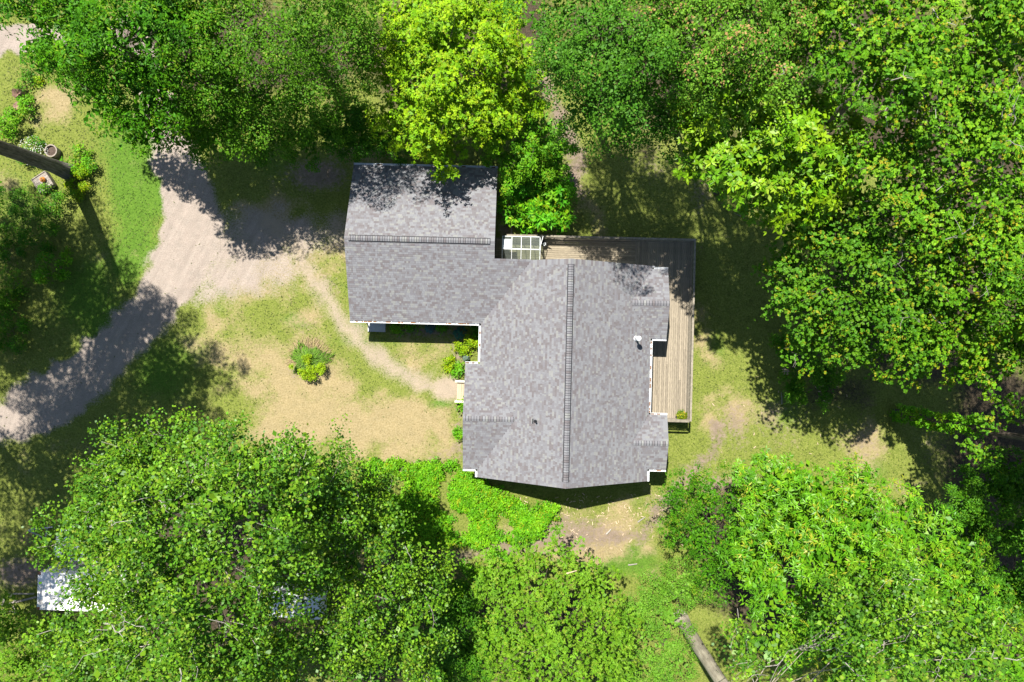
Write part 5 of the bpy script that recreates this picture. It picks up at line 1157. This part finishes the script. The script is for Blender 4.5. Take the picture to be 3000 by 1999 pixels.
# faded marks on the roof: a column of small characters and two worn patches
mb = MB(); zz = H - .035 + .0265
for i, (yy, w, h_) in enumerate(((.33, .10, .10), (.18, .09, .12), (-.02, .07, .07), (-.15, .08, .14), (-.35, .07, .03))):
    X = -hx_ + .235
    if i in (0, 1): mb.box(X - w / 2, X - w / 2 + .02, yy - h_ / 2, yy + h_ / 2, zz - .02, zz); mb.box(X + w / 2 - .02, X + w / 2, yy - h_ / 2, yy + h_ / 2, zz - .02, zz); mb.box(X - w / 2 + .021, X + w / 2 - .021, yy - .012, yy + .012, zz - .02, zz)
    else: mb.box(X - w / 2, X + w / 2, yy - h_ / 2, yy + h_ / 2, zz - .02, zz)
mb.box(-hx_ + .80, -hx_ + .86, -.25, .50, zz - .02, zz); mb.box(-hx_ + .12, -hx_ + .36, -hy_ + .38, -hy_ + .66, zz - .02, zz + .001)
tag(mb.build('faded_markings', M['print'], rf), kind='stuff')

# camper trailer beside the container
a = at_px(100, 1549); b = at_px(330, 1585); ang = math.atan2(b.y - a.y, b.x - a.x)
cp = thing('camper_trailer', a, 'white camper trailer with steel drawbar under the cottonwood edge', 'trailer', rz=ang)
mb = MB()
for s in (-1, 1): mb.bar((.0, s * .05, .45), (2.4, s * .72, .45), .07, .09)
mb.bar((1.2, -.55, .45), (1.2, .55, .45), .06, .08); mb.build('drawbar', M['steel'], cp)
mb = MB(); mb.tube([(-.05, 0, .40), (.0, 0, .52), (.16, 0, .50)], [.05, .06, .05], 8); mb.build('coupling', M['galv'], cp)
mb = MB(); mb.tube([(.28, .12, .05), (.28, .12, .78)], [.03, .03], 8); mb.tube([(.28, .02, .76), (.28, .30, .76)], [.015, .015], 6); mb.build('jack', M['galv'], cp)
mb = MB(); prof = [(2.35, .75), (2.40, 1.25), (2.65, 1.65), (3.10, 1.95), (5.90, 2.02), (6.15, 1.85), (6.25, 1.2), (6.20, .6), (2.40, .55)]
n0 = len(mb.v); kx = len(prof)
for s in (-1, 1): mb.v += [(p_[0], s * .98, p_[1]) for p_ in prof]
mb.f.append(tuple(range(kx))); mb.m.append(0); mb.f.append(tuple(reversed(range(kx, 2 * kx)))); mb.m.append(0)
for i in range(kx): j = (i + 1) % kx; mb.f.append((i, i + kx, j + kx, j)); mb.m.append(0)
bd = mb.build('body', M['camper'], cp)
bv = bd.modifiers.new('bevel', 'BEVEL'); bv.width = .09; bv.segments = 3; bv.limit_method = 'ANGLE'
mb = MB(); mb.box(3.6, 4.15, -.28, .28, 1.95, 2.09); mb.build('roof_vent', M['gutter'], cp)
for x_ in (3.2, 4.8):
    mb = MB(); mb.box(x_, x_ + .9, .975, .995, 1.15, 1.65); mb.build('window', M['glassdark'], cp)
for s in (-1, 1):
    mb = MB(); mb.tube([(4.2, s * .70, .33), (4.2, s * .93, .33)], [.33, .33], 18); wh = mb.build('wheel', M['tyre'], cp); mb = MB(); mb.tube([(4.2, s * .92, .33), (4.2, s * .945, .33)], [.19, .18], 14); mb.build('rim', M['galv'], wh)

# white vehicle glimpsed through the gap in the cottonwood
a = at_px(868, 1742)
vn = thing('parked_van', a, 'white parked van glimpsed through a gap in the huge cottonwood', 'van', rz=math.radians(176))
prof = [(-2.3, .45), (-2.35, 1.0), (-2.30, 1.95), (-1.9, 2.08), (.75, 2.08), (1.15, 1.95), (1.65, 1.22), (2.35, 1.02), (2.45, .75), (2.42, .42)]
mb = MB(); kx = len(prof)
for s in (-1, 1): mb.v += [(p_[0], s * (.96 if p_[1] < 1.3 else .82), p_[1]) for p_ in prof]
mb.f.append(tuple(reversed(range(kx)))); mb.m.append(0); mb.f.append(tuple(range(kx, 2 * kx))); mb.m.append(0)
for i in range(kx): j = (i + 1) % kx; mb.f.append((i, j, j + kx, i + kx)); mb.m.append(0)
bd = mb.build('body', M['camper'], vn); bv = bd.modifiers.new('bevel', 'BEVEL'); bv.width = .06; bv.segments = 2
mb = MB(); mb.quad([(1.18, -.72, 1.93), (1.63, -.84, 1.27), (1.63, .84, 1.27), (1.18, .72, 1.93)]); [mb.v.__setitem__(i, (v[0] + .02, v[1], v[2] + .02)) for i, v in enumerate(mb.v)]; mb.build('windscreen', M['glassdark'], vn)
for s in (-1, 1):
    for x_ in (-1.5, 1.55):
        mb = MB(); mb.tube([(x_, s * .72, .34), (x_, s * .975, .34)], [.34, .34], 18); wh = mb.build('wheel', M['tyre'], vn); mb = MB(); mb.tube([(x_, s * .965, .34), (x_, s * .985, .34)], [.2, .19], 14); mb.build('rim', M['galv'], wh)
    mb = MB(); mb.box(2.36, 2.44, s * .7 - .14, s * .7 + .14, .80, .95); mb.build('headlight', M['gutter'], vn)
    mb = MB(); mb.box(-1.0, .6, s * .86 - .015, s * .86 + .015, 1.4, 1.85); mb.build('side_window', M['glassdark'], vn)
for x_ in (-1.1, .1):
    mb = MB(); mb.box(x_, x_ + .05, -.8, .8, 2.10, 2.15); mb.build('roof_bar', M['black'], vn)

# weathered planks in the bottom left
for i, (x0, y0, x1, y1, w, lb) in enumerate(((10, 1773, 110, 1748, .12, 'long weathered plank lying against the container'), (10, 1772, 20, 1747, .12, 'short weathered plank at the left edge pointing up'), (38, 1766, 54, 1755, .12, 'short pale plank across the long weathered plank'),
                                  (22, 1737, 108, 1736, .09, 'thin plank half buried near the container'), (30, 1748, 44, 1738, .14, 'stubby plank leaning near the thin plank'), (6, 1782, 60, 1790, .14, 'dark plank under the corner bush'), (50, 1770, 60, 1788, .14, 'split plank beside the corner bush'))):
    p, q = at_px(x0, y0), at_px(x1, y1); mb = MB(); z0 = .08 + .05 * i; m_ = (p + q) / 2
    mb.bar(p + Vector((0, 0, z0)), q + Vector((0, 0, z0 + .04)), w, .045); o = link('plank', mb.mesh('plank', M['oldwood'], m_)); o.location = m_; tag(o, lb, 'plank', 'old planks beside the container')

# round stone planter, crate with orange pot, rotten stump, uprooted stump
a = at_px(163, 448)
pl = thing('stone_planter', a, 'round stone planter full of soil above the great trunk', 'planter')
mb = MB(); mb.lathe([(.36, -.1), (.40, .42), (.44, .44), (.44, .52), (.36, .52), (.345, .36)], n=22); mb.build('wall', M['stone'], pl); mb = MB(); mb.lathe([(.33, .30), (.345, .36), (.1, .42)], n=18); mb.build('soil', M['soil'], pl)
a = at_px(136, 538)
cr_ = thing('wooden_crate', a, 'tilted weathered crate beside the great trunk', 'crate', rz=math.radians(33))
for i in range(5):
    mb = MB(); mb.box(-.52, .52, -.50 + i * .20, -.50 + i * .20 + .185, .36, .39); mb.build('slat', M['oldwood'], cr_)
for s in (-1, 1):
    mb = MB(); mb.box(-.56, .56, s * .54 - .03, s * .54 + .03, .05, .44); mb.build('side', M['oldwood'], cr_); mb = MB(); mb.box(s * .55 - .025, s * .55 + .025, -.508, .508, .05, .43); mb.build('end', M['oldwood'], cr_)
for sx in (-1, 1):
    for sy in (-1, 1):
        mb = MB(); mb.box(sx * .49 - .03, sx * .49 + .03, sy * .475 - .03, sy * .475 + .03, -.05, .355); mb.build('leg', M['oldwood'], cr_)
pv = Vector((a.x + .10, a.y + .14, a.z + .39)); pk = thing('orange_pot', pv, 'orange rounded pot lying on the weathered crate', 'pot')
mb = MB(); mb.lathe([(.06, .0), (.15, .04), (.19, .13), (.16, .22), (.09, .26), (.10, .30), (.08, .30), (.07, .25)], n=20); mb.build('body', M['orange'], pk, smooth_shade=True)
mb = MB(); mb.lathe([(.068, .26), (.072, .265)], n=12); mb.build('soil', M['soil'], pk)
def stump(name, label, px, py, R, h, seed, mt='rotwood', sx=1.0):
    r = np.random.default_rng(seed); a = at_px(px, py); root = thing(name, a, label, 'stump'); mb = MB(); n = 18; rings = 5
    off = r.uniform(.75, 1.25, n)
    for j in range(rings):
        t = j / (rings - 1); rad = R * (1.35 - .55 * t ** .5)
        for i in range(n):
            th = 2 * math.pi * i / n; q = rad * (1 + (off[i] - 1) * (1.1 - .5 * t)); mb.v.append((q * math.cos(th) * sx, q * math.sin(th), -.12 + (h + .12) * t + (r.uniform(-.14, .14) * h if j == rings - 1 else 0)))
    for j in range(rings - 1):
        for i in range(n): i2 = (i + 1) % n; mb.f.append((j * n + i, j * n + i2, (j + 1) * n + i2, (j + 1) * n + i)); mb.m.append(0)
    mb.v.append((0, 0, h * .72)); c_ = len(mb.v) - 1
    for i in range(n): mb.f.append(((rings - 1) * n + i, (rings - 1) * n + (i + 1) % n, c_)); mb.m.append(0)
    mb.build('body', M[mt], root)
    for i in range(7):
        th = r.uniform(0, 6.28); p0 = Vector((math.cos(th) * R * .8 * sx, math.sin(th) * R * .8, h * .25)); L__ = R * r.uniform(1.0, 1.9)
        mb = MB(); mb.tube(wiggle(p0, (math.cos(th) * L__ * sx, math.sin(th) * L__, -.05), 5, .12, r), [R * .16, R * .14, R * .11, R * .08, R * .04], 7); mb.build('root', M[mt], root)
    return root
stump('rotten_stump', 'crumbling brown stump in the weeds near the left edge', 68, 285, .36, .75, 1)
stump('rotten_stump', 'low rotten stump remains just below the crumbling stump', 58, 315, .34, .3, 2)
stump('uprooted_stump', 'large dark uprooted stump in the shade of the maple', 2352, 1052, .75, .9, 3, 'bark_dark', 1.2)
stump('cut_stump', 'small pale cut stump at the lawn edge below the uprooted stump', 2300, 1090, .24, .25, 4, 'chip')
# fallen branches on the lawn
for i, (x0, y0, x1, y1, w, lb) in enumerate(((2290, 1185, 2288, 1150, .03, 'thin pale branch on the lawn edge below the uprooted stump'), (2308, 1180, 2322, 1158, .045, 'short pale branch right of the thin pale branch'), (2180, 640, 2150, 625, .02, 'thin stick in the shade behind the deck'),
                                  (1840, 1655, 1866, 1652, .06, 'bleached branch on the bright grass by the fine leaved bush'), (1660, 1680, 1690, 1672, .05, 'brown stick lying in the soft light green tree'), (1776, 1565, 1790, 1550, .07, 'split log piece on the dirt track below the south gable'), (1868, 1530, 1890, 1515, .06, 'pale split branch on the south lawn'))):
    z0 = 0 if i != 4 else 6.0
    p, q = (at_px(x0, y0), at_px(x1, y1)) if i != 4 else (Vector((*W(x0, y0, 6.2), 6.2)), Vector((*W(x1, y1, 6.4), 6.4)))
    r = np.random.default_rng(i); m_ = (p + q) / 2; mb = MB(); up = Vector((0, 0, w)); mb.tube(wiggle(p + up, q + up, 6, .06, r), list(np.linspace(w, w * .5, 6)), 7)
    o = link('fallen_branch', mb.mesh('fallen_branch', M['twig_pale'] if i not in (4,) else M['chip'], m_)); o.location = m_; tag(o, lb, 'branch', 'fallen branches and sticks')
print('leaf triangles', NTRI, 'all', sum(len(me.polygons) for me in bpy.data.meshes))
